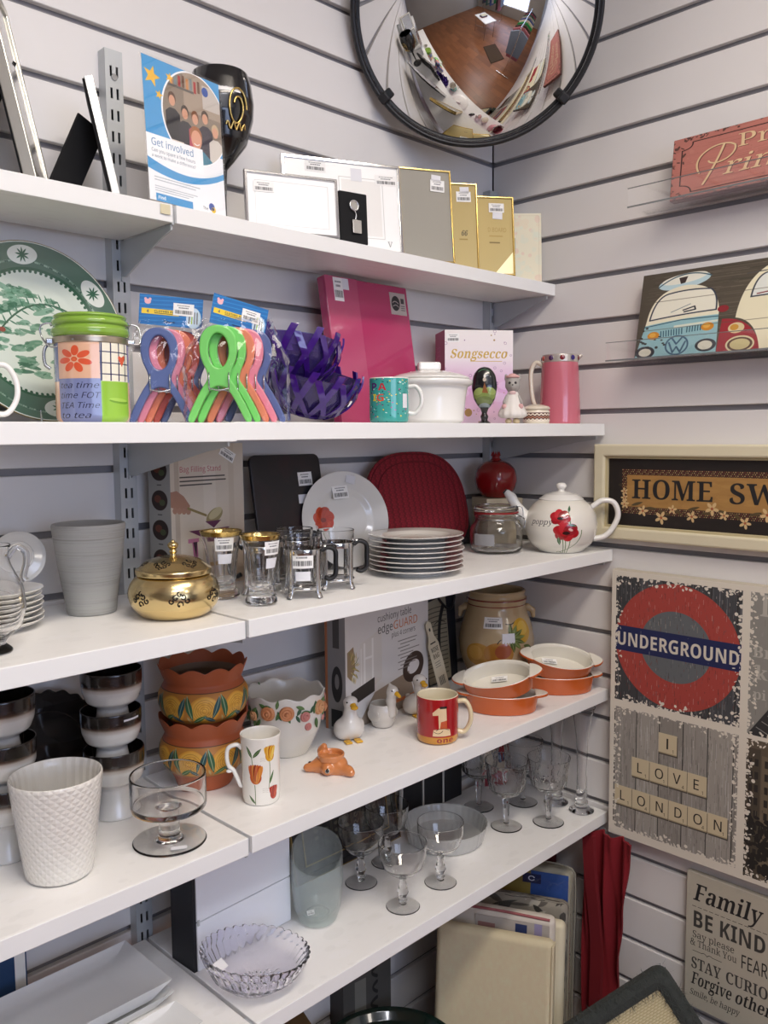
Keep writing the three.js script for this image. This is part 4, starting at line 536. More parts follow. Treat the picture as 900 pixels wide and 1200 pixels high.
  P(t, 'body', lat([[0, .001], [.04, .001], [.044, 0], [.047, .002], [.068, .02], [.0775, .045], [.079, .062], [.0745, .085], [.061, .105], [.049, .1135], [.0465, .1145], [.044, .112], [.06, .1], [.072, .08], [.074, .05], [.06, .02], [0, .008]], { r: .008, seg: 96, y0: 0, y1: .12 }), glaze(0xffffff, { map: tp }));
  P(t, 'lid', lat([[0, .113], [.047, .1135], [.0488, .116], [.046, .118], [.034, .126], [.016, .131], [.007, .1325], [.0065, .1365], [.011, .141], [.0115, .146], [.008, .1505], [0, .152]], { r: .0025, seg: 64 }), M.white);
  P(t, 'spout', blob([[[-.066, .062, 0, .02], [-.09, .086, 0, .013]], [[-.09, .086, 0, .013], [-.108, .118, 0, .0095]], [[-.108, .118, 0, .0095], [-.117, .128, 0, .008]]], .008, 52), M.white); P(t, 'spout_mouth', (() => { const q = new THREE.CylinderGeometry(.0062, .0062, .003, 24); q.rotateZ(.85); q.translate(-.1228, .1322, 0); return q; })(), M.dark);
  { const q = tube([[.066, .098, 0], [.088, .112, 0], [.112, .108, 0], [.122, .082, 0], [.112, .054, 0], [.094, .034, 0], [.07, .028, 0]], .0062, { seg: 56, rad: 14 }); q.scale(1, 1, 1.35); P(t, 'handle', q, M.white); }
}
function film() { return phy({ color: 0xffffff, roughness: .06, transmission: 1, thickness: 0, ior: 1.2 }); }

// ================= FOURTH SHELF =================
{
  // two-tone goblets, stacked
  const gb = cv(256, 512, (g, w, h) => { const q = g.createLinearGradient(0, 0, 0, h); q.addColorStop(0, '#1a1512'); q.addColorStop(.15, '#1c1613'); q.addColorStop(.19, '#4a382c'); q.addColorStop(.225, '#b3a79a'); q.addColorStop(.28, '#d3d0ca'); q.addColorStop(1, '#d0cec9'); g.fillStyle = q; g.fillRect(0, 0, w, h); specks(g, w, h * .6, 260, ['#a9a39b', '#b9b4ac'], .6, 1.6, 71, .5); });
  gb.needsUpdate = true;
  const gobG = lat([[0, .001], [.028, .001], [.031, 0], [.032, .003], [.026, .025], [.0225, .045], [.024, .049], [.038, .058], [.0435, .072], [.0455, .09], [.0455, .106], [.0435, .1065], [.043, .09], [.041, .074], [.035, .063], [0, .056]], { r: .003, seg: 64, y0: 0, y1: .1065 });
  const gm = glaze(0xffffff, { map: gb });
  let t = T('goblet', 'lowest two-tone pottery goblet in the stack behind the glass pedestal bowl', 'goblet', -1.098, S4 - .0005, .122, 1, 'stacked two-tone goblets'); P(t, 'goblet_body', gobG, gm);
  const c2 = copyOf(t, 'middle two-tone pottery goblet of the stack, with handwritten paper price sticker', -1.1, S4 + .0612, .121, face(-1.1, .121));
  { const w = cv(128, 100, (g) => { fill(g, '#e9e7ea', 0, 0, 128, 100); curve(g, '#555570', 4, [20, 30], [40, 20], [60, 36]); line(g, '#555570', 4, [[70, 22], [78, 42], [92, 24]]); curve(g, '#555570', 4, [20, 70], [60, 56], [104, 72]); }); roundLabel(c2, .043, .076, .0452, .098, .72, .028, std(0xffffff, .7, 0, { map: w, side: THREE.DoubleSide })); }
  copyOf(t, 'topmost two-tone pottery goblet in the stack beside the terracotta bowls', -1.098, S4 + .1229, .123, 2);
  const L = [-1.268, .135]; copyOf(t, 'two-tone pottery goblet at the foot of the stack cut by the picture edge', L[0], S4 - .0005, L[1], 3); copyOf(t, 'two-tone pottery goblet in the middle of the stack cut by the picture edge', L[0] - .001, S4 + .0612, L[1], 4); copyOf(t, 'two-tone pottery goblet on top of the stack cut by the picture edge', L[0], S4 + .1229, L[1] - .001, 5);
  // smoked scalloped platter
  t = T('glass_platter', 'dark smoked glass platter with scalloped edge leaning on the wall behind the white planter', 'platter', -1.172, S4 + .001, .066, .0, undefined, .16);
  { const s = new THREE.Shape(); for (let i = 0; i <= 240; i++) { const a = i / 240 * PI * 2, r = 1 + .022 * Math.cos(a * 26); const x = .098 * r * Math.cos(a), y = .096 + .094 * r * Math.sin(a); i ? s.lineTo(x, y) : s.moveTo(x, y); } P(t, 'platter_body', ext(s, .006, .0015), phy({ color: 0x6d6560, roughness: .08, transmission: .9, thickness: 0, clearcoat: 1 }));
    P(t, 'dark_edge', tube([...Array(104)].map((_, i) => { const a = i / 104 * PI * 2, r = 1 + .022 * Math.cos(a * 26); return [.098 * r * Math.cos(a), .096 + .094 * r * Math.sin(a), .003]; }), .0018, { closed: true, seg: 312, rad: 6 }), std(0x1b1815, .15)); P(t, 'inner_ring', new THREE.TorusGeometry(.064, .0012, 6, 80).translate(0, .096, .003), std(0x2a2521, .15)); }
  priceLabel(t, .046, .027, -.052, .103, .0045, .22, M.price2);
  // white lattice planter
  const lt = cv(512, 512, (g, w, h) => { fill(g, '#404040', 0, 0, w, h); const n = 4; for (let i = 0; i < n; i++) for (let j = 0; j < n; j++) for (const o of [0, .5]) { const x = (i + .5 + o) * w / n, y = (j + .5 + o) * h / n; for (const dx of [0, -w]) for (const dy of [0, -h]) for (let k = 8; k > 0; k--) { const q = k / 8 * w / n * .5; poly(g, `rgb(${70 + (8 - k) * 22},${70 + (8 - k) * 22},${70 + (8 - k) * 22})`, [[x + dx, y + dy - q], [x + dx + q, y + dy], [x + dx, y + dy + q], [x + dx - q, y + dy]]); } } }, { data: true, rep: [7, 3] });
  t = T('planter', 'white ceramic planter with embossed diamond lattice at the shelf front', 'plant pot', -1.238, S4 - .0005, .235, 0);
  P(t, 'planter_body', lat([[0, .001], [.038, .001], [.0425, .003], [.0445, .012], [.055, .095], [.059, .128], [.0595, .134], [.0585, .1375], [.0565, .1365], [.054, .128], [.0505, .095], [.04, .012], [0, .009]], { r: .003, seg: 96, y0: 0, y1: .138 }), glaze(0xe9e5dc, { bumpMap: lt, bumpScale: .0016 })); 
  // glass pedestal bowl
  t = T('pedestal_bowl', 'low clear glass bowl on a thick stem and broad foot with a small sticker', 'glass bowl', -1.088, S4 - .0005, .262, face(-1.088, .262));
  P(t, 'glass_body', lat([[0, .0005], [.051, .0005], [.0527, .002], [.051, .0036], [.022, .0058], [.0175, .008], [.0145, .013], [.0145, .045], [.018, .0495], [.05, .05], [.053, .052], [.0538, .056], [.0538, .101], [.052, .1015], [.0508, .1], [.0505, .058], [0, .0555]], { r: .0025, seg: 88 }), M.glass); priceLabel(t, .022, .009, .012, .0, .0, 0, M.tag).geometry.rotateX(-PI / 2).translate(0, .0052, .036);
  // terracotta bowls
  const tc = cv(2048, 512, (g, w, h) => {
    fill(g, '#a9552f', 0, 0, w, h); fill(g, '#b8792f', 0, h * .3, w, h * .43); const R = rng(81); for (let i = 0; i < 8; i++) { const x = (i + .5) * w / 8, y = h * .52; ell(g, '#d3942e', x, y, 112, 98); ell(g, '#dca63f', x + 4, y - 4, 98, 88); for (let k = 0; k < 26; k++) { g.globalAlpha = .3; ell(g, k % 2 ? '#e0b04a' : '#b57420', x + (R() - .5) * 110, y + (R() - .5) * 110, 16, 10, R() * 3); } g.globalAlpha = 1; g.strokeStyle = '#a8722c'; g.lineWidth = 3; for (let k = 0; k < 5; k++) { g.beginPath(); g.arc(x, y, 16 + k * 15, 0, 7); g.stroke(); }
      const x2 = i * w / 8; leaf(g, '#2f5c3a', x2, h * .32, 180, 46, 1.35, '#9fb08a'); leaf(g, '#244a4c', x2 - 14, h * .34, 170, 42, 1.9, '#7f9a8a'); leaf(g, '#3c6b34', x2 + 40, h * .7, 120, 34, -.5, '#a9b890'); leaf(g, '#2c4f56', x2 - 40, h * .7, 110, 30, 3.6, '#8fa89a'); leaf(g, '#b7a16a', x2, h * .6, 60, 16, 1.2); }
    line(g, '#5e3a20', 6, [[0, h * .295], [w, h * .295]]); line(g, '#7a4a2a', 5, [[0, h * .735], [w, h * .735]]);
  });
  const tg = lat([[0, 0], [.043, 0], [.0455, .003], [.05, .016], [.056, .028], [.0685, .04], [.074, .056], [.0735, .072], [.066, .086], [.0625, .092], [.066, .1], [.073, .118], [.0715, .1195], [.0635, .102], [.059, .092], [.064, .084], [.07, .07], [.07, .056], [.05, .028], [.04, .008], [0, .006]], { r: .003, seg: 120, y0: 0, y1: .118 });
  warp(tg, (v) => { if (v.y > .098) { const a = Math.atan2(v.x, v.z), k = (v.y - .098) / .02; const q = Math.abs(Math.sin(a * 5.5)) - .5; v.y += k * .008 * q; const s = 1 + .03 * k * q; v.x *= s; v.z *= s; } });
  const inner = lat([[.0005, .0068], [.0395, .0086], [.0495, .0284], [.0693, .0562], [.0693, .07], [.0632, .084], [.0583, .092], [.0625, .1022]], { r: .003, seg: 72 });
  const tm = std(0xffffff, .5, 0, { map: tc });
  t = T('terracotta_bowl', 'lower of two stacked terracotta bowls painted with oranges and leaves', 'bowl', -.934, S4, .118, .3, 'stacked terracotta bowls'); P(t, 'bowl_body', tg, tm); P(t, 'inside_glaze', inner, std(0x7e6a58, .5));
  copyOf(t, 'upper of two stacked terracotta bowls, frilled rim and dark inside showing', -.932, S4 + .087, .117, .62);
  // tulip mug
  const tu = cv(2048, 1024, (g, w, h) => {
    fill(g, '#ece8df', 0, 0, w, h); const tulip = (x, y, s, c) => { ell(g, c[1], x, y + s * .1, s * .5, s * .52); ell(g, c[0], x - s * .18, y, s * .26, s * .62, -.15); ell(g, c[2], x + s * .16, y, s * .24, s * .6, .15); for (let i = 0; i < 7; i++) { const a = -PI / 2 + (i - 3) * .28; ell(g, c[i % c.length], x + Math.cos(a) * s * .2 + (i - 3) * s * .06, y + Math.sin(a) * s * .22, s * .2, s * .62, (i - 3) * .13); } for (let i = 0; i < 5; i++) curve(g, c[c.length - 1], 4, [x + (i - 2) * s * .1, y + s * .5], [x + (i - 2) * s * .3, y], [x + (i - 2) * s * .22, y - s * .8]); };
    for (const o of [.5, 0, 1]) { const X = o * w; curve(g, '#5f7440', 12, [X - 110, 1000], [X - 96, 850], [X - 110, 700]); leaf(g, '#3f5f34', X - 108, 985, 170, 40, -2.3, '#889a68'); curve(g, '#5f7440', 12, [X - 140, 430], [X - 150, 330], [X - 165, 260]); leaf(g, '#46663a', X - 150, 300, 210, 56, -2.1, '#889a68'); leaf(g, '#3c5a33', X - 140, 290, 210, 54, -.75, '#889a68'); curve(g, '#6f8048', 11, [X + 130, 760], [X + 170, 560], [X + 150, 340]); leaf(g, '#4c6c3c', X + 140, 700, 220, 40, -1.15); tulip(X - 95, 560, 205, ['#c9672a', '#b9502a', '#d98a3a', '#8e3418']); tulip(X + 160, 255, 165, ['#e0ad2c', '#d3902a', '#ecc85a', '#a85a1c']); tulip(X + 225, 850, 140, ['#b8382a', '#9c2a22', '#c9553a', '#7a1c16']); for (let i = 0; i < 3; i++) curve(g, '#b9b2a6', 4, [X - 10, 300 + i * 22], [X + 30, 280 + i * 22], [X + 80, 305 + i * 22]); for (let i = 0; i < 3; i++) curve(g, '#b9b2a6', 4, [X + 20, 760 + i * 26], [X + 60, 740 + i * 26], [X + 120, 770 + i * 26]); }
  });
  t = T('mug', 'tall white bone china mug painted with tulips beside the terracotta bowls', 'mug', -.911, S4, .244, face(-.911, .244));
  mugOf(t, .033, .11, tu, M.white, { wall: .0026, side: -1, prof: [[0, .002], [.024, .002], [.026, 0], [.0285, .002], [.03, .01], [.0305, .09], [.0325, .1095], [.0318, .1105], [.0303, .1095], [.028, .09], [.027, .01], [0, .006]], hp: [[.0295, .086, 0], [.036, .092, 0], [.05, .088, 0], [.053, .074, 0], [.05, .058, 0], [.043, .051, 0], [.041, .046, 0], [.036, .034, 0], [.0315, .024, 0], [.0295, .026, 0]], hrad: .0034 });
  P(t, 'handle_spur', ball(.004, -.0495, .05, 0, 1.3, .8, .8), M.white);
  // floral bowl
  const fb = cv(2048, 512, (g, w, h) => { fill(g, '#dedacf', 0, 0, w, h); });
  t = T('floral_bowl', 'cream planter bowl with raised peach roses and green leaves under its rim', 'bowl', -.75, S4, .106, face(-.75, .106));
  const fp = [[0, .001], [.036, .001], [.04, 0], [.042, .004], [.05, .02], [.062, .045], [.0685, .075], [.0705, .1], [.0725, .115], [.071, .1165], [.0685, .113], [.066, .098], [.064, .075], [.057, .045], [.044, .02], [0, .008]];
  P(t, 'bowl_body', warp(lat(fp, { r: .003, seg: 110, y0: 0, y1: .1165 }), (v) => { if (v.y > .095) { const a = Math.atan2(v.x, v.z), k = (v.y - .095) / .02; v.y += k * .003 * Math.cos(a * 9); } }), glaze(0xdfdbd1));
  { const onB = (a, y) => { let r = .07; for (let i = 5; i < 8; i++) if (y >= fp[i][1] && y <= fp[i + 1][1]) r = fp[i][0] + (fp[i + 1][0] - fp[i][0]) * (y - fp[i][1]) / (fp[i + 1][1] - fp[i][1]); return [a, r, y]; };
    const R = rng(91), rm = [std(0xcf8a5c, .5), std(0xc9837a, .5), std(0xd9a070, .5)], lm = [std(0x4a6b3a, .5), std(0x37593a, .5), std(0x5d7a46, .5)];
    const roseG = merge([ball(.0105, 0, 0, 0, 1, 1, .35, 12), new THREE.TorusGeometry(.0078, .0022, 6, 14).scale(1, 1, .8).translate(0, 0, .0024), new THREE.TorusGeometry(.0044, .002, 6, 12).scale(1, 1, .8).translate(.0006, .0006, .0042), ball(.0025, 0, 0, .005, 1, 1, .8, 8)]);
    const leafS = new THREE.Shape(); leafS.moveTo(0, 0); leafS.quadraticCurveTo(.006, .005, .013, 0); leafS.quadraticCurveTo(.006, -.005, 0, 0); const leafG = ext(leafS, .0022, .0007, 6);
    const put = (n, geo, m, a, y, rz, s) => { const [aa, r, yy] = onB(a, y); const q = geo.clone(); q.scale(s, s, s); q.rotateZ(rz); q.translate(0, 0, r + .0005); q.rotateY(aa); q.translate(0, yy, 0); P(t, n, q, m); };
    for (let k = 0; k < 13; k++) { const a = k * .4833 + .02; const big = k % 2 === 0; put('raised_rose', roseG, rm[k % 3], a, big ? .092 : .083, R() * 3, big ? 1.3 : .95); if (!big) put('raised_rose', roseG, rm[1], a + .12, .062, R(), .7); for (let j = 0; j < 5; j++) put('raised_leaf', leafG, lm[(k + j) % 3], a + (R() - .5) * .36 + (j % 2 ? .16 : -.18), .074 + R() * .026, R() * 6.28, 1.15 + R() * .45); } }
  // boxed edge guard
  const ef = cv(1024, 900, (g, w, h) => { const q = g.createLinearGradient(0, 0, w, h); q.addColorStop(0, '#cfc8c0'); q.addColorStop(.5, '#d2d0ce'); q.addColorStop(1, '#d6d4d2'); g.fillStyle = q; g.fillRect(0, 0, w, h);
    g.globalAlpha = .9; poly(g, '#cfcac2', [[160, 330], [420, 260], [420, 620], [160, 700]]); fill(g, '#dcd9d4', 170, 360, 14, 280); fill(g, '#e3e0db', 205, 330, 20, 300); fill(g, '#e3e0db', 300, 310, 20, 300); fill(g, '#e3e0db', 205, 430, 110, 16); g.globalAlpha = 1; poly(g, '#8f7a5c', [[20, 360], [90, 330], [110, 480], [60, 560], [20, 520]]); for (let i = 0; i < 30; i++) leaf(g, ['#7d7d3c', '#a8924a', '#c7b271'][i % 3], 60 + (i % 5) * 14, 400 + i * 5, 50, 7, -2 + i * .13);
    poly(g, '#2f2a26', [[60, 640], [330, 590], [330, 690], [60, 740]]); poly(g, '#938474', [[330, 700], [760, 640], [860, 900], [120, 900]]); g.lineWidth = 60; g.strokeStyle = '#3c2f28'; g.beginPath(); g.ellipse(820, 620, 110, 80, -.2, 0, 7); g.stroke(); fill(g, '#c2703c', 300, 815, 560, 26);
    txt(g, 'TRADE LEISURE', 370, 108, 28, '#5d5a58', 'sans-serif', 'bold', 250); txt(g, 'cushiony table', 370, 190, 70, '#4a4745', 'sans-serif', '', 430); txt(g, 'edge', 370, 268, 84, '#3b3937', 'sans-serif', '', 190); txt(g, 'GUARD', 562, 268, 84, '#c06a3a', 'sans-serif', '', 320); txt(g, 'plus 4 corners', 540, 335, 52, '#4a4745', 'sans-serif', '', 310); for (let i = 0; i < 9; i++) fill(g, '#7f7c79', 620 + (i % 2) * 30, 392 + i * 26, 250 - (i % 3) * 50, 7); });
  const es = cv(128, 512, (g, w, h) => { fill(g, '#8f8c8a', 0, 0, w, h); fill(g, '#b5714a', 0, 0, 16, h); ell(g, '#2c2a2a', 74, 330, 34, 70); ell(g, '#7d7a78', 74, 320, 14, 30); fill(g, '#222', 36, 430, 70, 70); fill(g, '#4d4a48', 50, 60, 40, 130); });
  t = T('edge_guard_box', 'tall carton of cushiony table edgeGUARD standing behind the china ducks', 'box', -.475, S4 + .0005, .0735, .14);
  const cg = std(0xb5b2af, .6); P(t, 'carton', box(.286, .262, .052, 0, .131, 0), [cg, std(0xffffff, .6, 0, { map: es }), cg, cg, std(0xffffff, .55, 0, { map: ef }), cg]);
  // terracotta frog tealight
  t = T('frog_tealight_holder', 'orange terracotta frog tealight holder with black eyes in front of the floral bowl', 'tealight holder', -.757, S4 - .001, .238, face(-.757, .238) - .35);
  const om = glaze(0xc97f4a);
  P(t, 'frog_body', blob([[[-.012, .012, 0, .018], [.012, .012, 0, .018]], [[0, .012, .012, .016], [0, .012, .02, .011]], [[.02, .011, .008, .012], [.036, .01, .014, .0075]], [[.036, .01, .014, .0075], [.043, .009, .019, .006]], [[-.02, .011, .008, .012], [-.038, .009, .016, .007]], [[-.014, .014, -.014, .011], [-.022, .028, -.018, .008]], [[-.022, .028, -.018, .008], [-.018, .038, -.014, .0055]]], .008, 56), om);
  P(t, 'tealight_cup', lat([[.016, .02], [.0225, .022], [.0235, .0325], [.022, .034], [.0195, .0325], [.0185, .025], [0, .024]], { r: .002, seg: 48 }), om); priceLabel(t, .015, .008, .0, .0, .0, 0, M.tag).geometry.rotateX(-PI / 2).rotateY(.4).translate(.002, .0256, .004);
  for (const [x, y, z] of [[.004, .013, .0305], [.034, .0165, .013], [-.034, .0155, .013]]) { P(t, 'eye_ring', new THREE.TorusGeometry(.0034, .0009, 8, 20).rotateX(-.5).translate(x, y, z), M.silver); P(t, 'eye', ball(.003, x, y, z - .0002), M.black); }
  // china ducks
  const dk = glaze(0xddd9d2), bm = glaze(0xd9a520), feet = (t, s = 1) => { for (const x of [-1, 1]) { const q = rbox(.011, .004, .015, .0018, x * .0085, .002, .017); P(t, 'foot', q, bm); } };
  const eye = (t, y, z, x) => { for (const s of [-1, 1]) P(t, 'eye', ball(.0016, s * x, y, z), M.black); };
  t = T('china_duck', 'white china duck with yellow bill and feet, nearest the floral bowl', 'figurine', -.63, S4 + .0005, .147, face(-.63, .147) + .35); t.scale.set(1.22, 1, 1.22);
  P(t, 'body', blob([[[-.007, .0175, -.002, .0175], [.007, .0175, -.002, .0175]], [[0, .0205, -.004, .0195], [0, .027, .002, .02]], [[0, .02, -.012, .014], [0, .026, -.026, .006]], [[0, .04, .004, .013], [0, .066, .005, .0088]], [[0, .074, .006, .0115], [0, .075, .008, .0112]], [[-.014, .03, 0, .009], [-.013, .022, -.016, .006]], [[.014, .03, 0, .009], [.013, .022, -.016, .006]]], .006, 56), dk); P(t, 'bill', blob([[[0, .0725, .016, .0055], [0, .069, .026, .0035]], [[-.003, .069, .024, .003], [.003, .069, .024, .003]]], .003, 26), bm); eye(t, .0775, .0145, .0085); feet(t);
  t = T('duck_egg_cup', 'white china duck egg cup with open back, the middle of the three ducks', 'egg cup', -.533, S4 + .0005, .14, face(-.533, .14) + .75);
  P(t, 'cup_body', lat([[0, .0], [.018, 0], [.0215, .004], [.028, .022], [.028, .036], [.0245, .047], [.0225, .047], [.0245, .036], [.0245, .022], [.017, .007], [0, .006]], { r: .004, seg: 56 }), glaze(0xd6d0c6)); P(t, 'duck_neck', blob([[[0, .03, .025, .009], [0, .056, .024, .009]], [[0, .056, .024, .009], [0, .07, .025, .0085]], [[0, .076, .028, .0115], [0, .077, .03, .011]], [[0, .085, .024, .003], [0, .09, .021, .002]]], .006, 48), glaze(0xd6d0c6)); P(t, 'bill', blob([[[0, .074, .04, .005], [0, .07, .049, .003]]], .003, 24), bm); eye(t, .08, .0365, .0085); for (const s of [-1, 1]) P(t, 'wing', ball(.016, s * .0245, .026, 0, .28, .85, 1.1), glaze(0xd2ccc2));
  t = T('china_duck', 'white china duck with head turned towards the shelf front beside the red mug', 'figurine', -.432, S4 + .0005, .138, face(-.432, .138) + .5); t.scale.set(1.22, 1, 1.22);
  P(t, 'body', blob([[[-.007, .0175, 0, .0175], [.007, .0175, 0, .0175]], [[0, .0205, -.004, .0195], [0, .025, .004, .02]], [[0, .02, -.014, .013], [0, .028, -.03, .005]], [[0, .034, .012, .012], [0, .056, .013, .0082]], [[0, .056, .013, .0082], [0, .068, .008, .0085]], [[0, .075, .011, .0112], [0, .076, .013, .0108]]], .006, 56), dk); P(t, 'bill', blob([[[0, .073, .022, .005], [0, .068, .031, .003]], [[-.003, .069, .029, .0028], [.003, .069, .029, .0028]]], .003, 24), bm); eye(t, .078, .019, .0084); feet(t);
  // red mug
  const rm = cv(1024, 512, (g, w, h) => { fill(g, '#a3161c', 0, 0, w, h); fill(g, '#e3d8bc', 0, 0, w, 5); fill(g, '#c98a2c', 0, h * .83, w, h * .17); for (const o of [.53, 1.03, .03]) { const x = o * w; poly(g, '#e4c9a0', [[x - 70, 150], [x - 25, 95], [x + 40, 95], [x + 46, 330], [x + 70, 340], [x + 78, 410], [x - 70, 410], [x - 62, 340], [x - 20, 330], [x - 24, 175], [x - 68, 182]]); fill(g, '#1d1713', x - 12, 78, 56, 26); poly(g, '#c2562c', [[x - 4, 250], [x + 44, 236], [x + 46, 330], [x - 12, 330]]); curve(g, '#3a2418', 5, [x - 40, 345], [x, 300], [x + 60, 345]); curve(g, '#3a2418', 5, [x - 60, 360], [x - 20, 400], [x + 10, 350]); txt(g, 'one', x - 40, 456, 80, '#8e1418', 'sans-serif', 'bold'); } });
  t = T('mug', 'red mug with a large cream figure 1 and the word one', 'mug', -.513, S4, .268, face(-.513, .268)); mugOf(t, .0395, .089, rm, glaze(0xe3d3ac), { hr: .9, hh: .03, hrad: .0046 });
  // wine bag
  const wb = cv(512, 512, (g, w, h) => { fill(g, '#14161d', 0, 0, w, h); poly(g, '#8f8874', [[120, 90], [400, 60], [430, 500], [160, 512], [110, 300]]); for (let i = 0; i < 16; i++) curve(g, '#4f4a3e', 5, [140, 130 + i * 23], [260, 110 + i * 24], [400, 120 + i * 23]); curve(g, '#0d0e13', 34, [360, 120], [250, 250], [330, 500]); curve(g, '#2a261f', 5, [250, 205], [300, 180], [380, 200]); });
  t = T('wine_bag', 'dark printed wine gift bag standing behind the cream fruit jar', 'gift bag', -.25, S4 + .001, .03, 0, undefined, .06);
  P(t, 'bag_body', rbox(.15, .235, .014, .004, 0, .1175, 0), [M.dark, M.dark, M.dark, M.dark, M.dark, M.dark][0]); P(t, 'printed_front', sheet(.144, .228, 0, .1175, .0074), std(0xffffff, .6, 0, { map: wb })); P(t, 'cord_handle', tube([[.0, .226, .006], [.02, .19, .012], [.05, .17, .012], [.07, .2, .01], [.06, .228, .006]], .003), M.dark);
  const wt = cv(160, 512, (g, w, h) => { fill(g, '#c2baa3', 0, 0, w, h); ell(g, '#222', 80, 60, 12, 12); fill(g, '#333', 40, 146, 80, 9); txt(g, 'WINE', 28, 195, 44, '#1c1a16', 'serif', 'bold', 110); txt(g, 'BAG', 36, 240, 44, '#1c1a16', 'serif', 'bold', 90); for (let i = 0; i < 3; i++) fill(g, '#666', 36, 280 + i * 16, 80, 4); for (let i = 0; i < 18; i++) fill(g, '#222', 36 + i * 5, 380, 1 + (i * 7) % 4, 60); });
  t = T('swing_tag', 'cream paper tag printed WINE BAG hanging in front of the dark gift bag', 'tag', -.297, S4 + .004, .102, -.1, undefined, .05, .27);
  { const s = new THREE.Shape([V2(-.016, 0), V2(.016, 0), V2(.016, .12), V2(.008, .14), V2(.008, .17), V2(0, .176), V2(-.008, .17), V2(-.008, .14), V2(-.016, .12)]); P(t, 'paper_tag', planUVx(ext(s, .0012), .032, .176), std(0xffffff, .7, 0, { map: wt })); }
  // fruit jar
  const fj = cv(2048, 1024, (g, w, h) => { fill(g, '#b9a27c', 0, 0, w, h); specks(g, w, h, 500, ['#c2ac86', '#ae976f'], 4, 30, 93, .2); fill(g, '#7a3226', 0, 96, w, 16); fill(g, '#7a3226', 0, 160, w, 12); const o = .5 * w; curve(g, '#2d2a1c', 10, [o + 90, 330], [o + 140, 350], [o + 190, 310]); curve(g, '#2d2a1c', 9, [o + 140, 345], [o + 130, 380], [o + 170, 390]); ell(g, '#c79a2c', o + 250, 410, 105, 130, .1); ell(g, '#d4ae48', o + 262, 380, 60, 70); for (let i = 0; i < 7; i++) leaf(g, ['#4e5f2c', '#6a7a3a'][i % 2], o + 130, 480, 150, 46, -1.6 + i * .5, '#909c60'); ell(g, '#b98a3c', o - 160, 660, 130, 125); ell(g, '#b07a34', o + 20, 640, 130, 120, .2); ell(g, '#a55a3a', o + 60, 610, 70, 80, .4); ell(g, '#c99a4c', o - 190, 640, 70, 80); curve(g, '#2d2a1c', 8, [o + 10, 530], [o + 20, 500], [o + 40, 490]); leaf(g, '#5f6f38', o + 250, 560, 120, 44, .4); });
  t = T('fruit_jar', 'large cream pottery jar painted with fruit behind the orange dishes', 'jar', -.122, S4, .108, face(-.122, .108));
  P(t, 'jar_body', lat([[0, 0], [.05, 0], [.056, .004], [.072, .03], [.086, .068], [.0885, .1], [.084, .13], [.072, .165], [.0675, .182], [.0685, .19], [.071, .196], [.07, .201], [.066, .2035], [.0655, .21], [.068, .216], [.064, .219], [.06, .216], [.0605, .19], [.068, .16], [.08, .12], [.08, .08], [.06, .02], [0, .008]], { r: .004, seg: 88, y0: 0, y1: .222 }), glaze(0xffffff, { map: fj }));
  for (const s of [-1, 1]) P(t, 'lug_handle', blob([[[s * .071, .176, 0, .009], [s * .083, .17, 0, .006]], [[s * .083, .17, 0, .006], [s * .085, .156, 0, .005]]], .004, 26), glaze(0xb9a27c)); roundLabel(t, .0805, .14, .0725, .165, -.1, .042, M.price2); roundLabel(t, .0868, .107, .0838, .13, .33, .03, M.tag);
  // orange oval dishes
  const od = glaze(0xc05a22), inn = glaze(0xe6e1d4);
  const oval = (geo, a, b) => warp(geo, (v) => { v.x *= a; v.z *= b; });
  const mkDish = (t) => { P(t, 'dish_body', oval(lat([[0, 0], [.044, 0], [.047, .002], [.0505, .03], [.052, .037], [.0505, .0385], [.048, .0375], [.046, .034], [.0445, .006], [0, .005]], { r: .002, seg: 80 }), 1.5, .98), od); P(t, 'cream_inside', oval(lat([[.0512, .0379], [.0505, .039], [.0478, .038], [.0456, .033], [.0442, .0065], [0, .0056]], { r: .001, seg: 80 }), 1.5, .98), inn);
    for (const s of [-1, 1]) { const q = new THREE.Shape(); q.moveTo(s * .07, -.026); q.bezierCurveTo(s * .082, -.024, s * .096, -.01, s * .0965, 0); q.bezierCurveTo(s * .096, .01, s * .082, .024, s * .07, .026); q.lineTo(s * .07, -.026); const e = ext(q, .005, .0015); e.rotateX(-PI / 2); e.translate(0, .0362, 0); P(t, 'lug', e, s > 0 ? od : od); P(t, 'lug_top', (() => { const z = e.clone(); z.scale(.985, .4, .95); z.translate(0, .0243, 0); return z; })(), inn); } };
  const dish = (label, x, y, z, rot, lean, roll) => { const t = T('oval_dish', label, 'baking dish', x, y, z, rot, 'orange oval baking dishes', lean, roll); mkDish(t); return t; };
  const rl = face(-.29, .25), rr = face(-.08, .27);
  dish('lower orange oval dish of the pair beside the red mug', -.289, S4, .251, rl + .02, 0, 0);
  let d = dish('upper orange oval dish tipped into another beside the red mug, price sticker inside', -.291, S4 + .0445, .247, rl - .05, -.33, .17); priceLabel(d, .034, .017, 0, 0, 0, 0).geometry.rotateX(-PI / 2 + .1).translate(.0, .0105, -.02);
  dish('lower orange oval dish of the pair at the shelf end', -.088, S4, .262, rr + .22, 0, 0);
  d = dish('upper orange oval dish tipped into another at the shelf end, price sticker inside', -.091, S4 + .0455, .258, rr + .24, -.34, -.13); priceLabel(d, .034, .017, 0, 0, 0, 0).geometry.rotateX(-PI / 2 + .1).translate(-.018, .0105, -.018);
}
function planUVx(g, w, h) { const p = g.attributes.position, uv = g.attributes.uv; for (let i = 0; i < p.count; i++) uv.setXY(i, .5 + p.getX(i) / w, p.getY(i) / h); return g; }

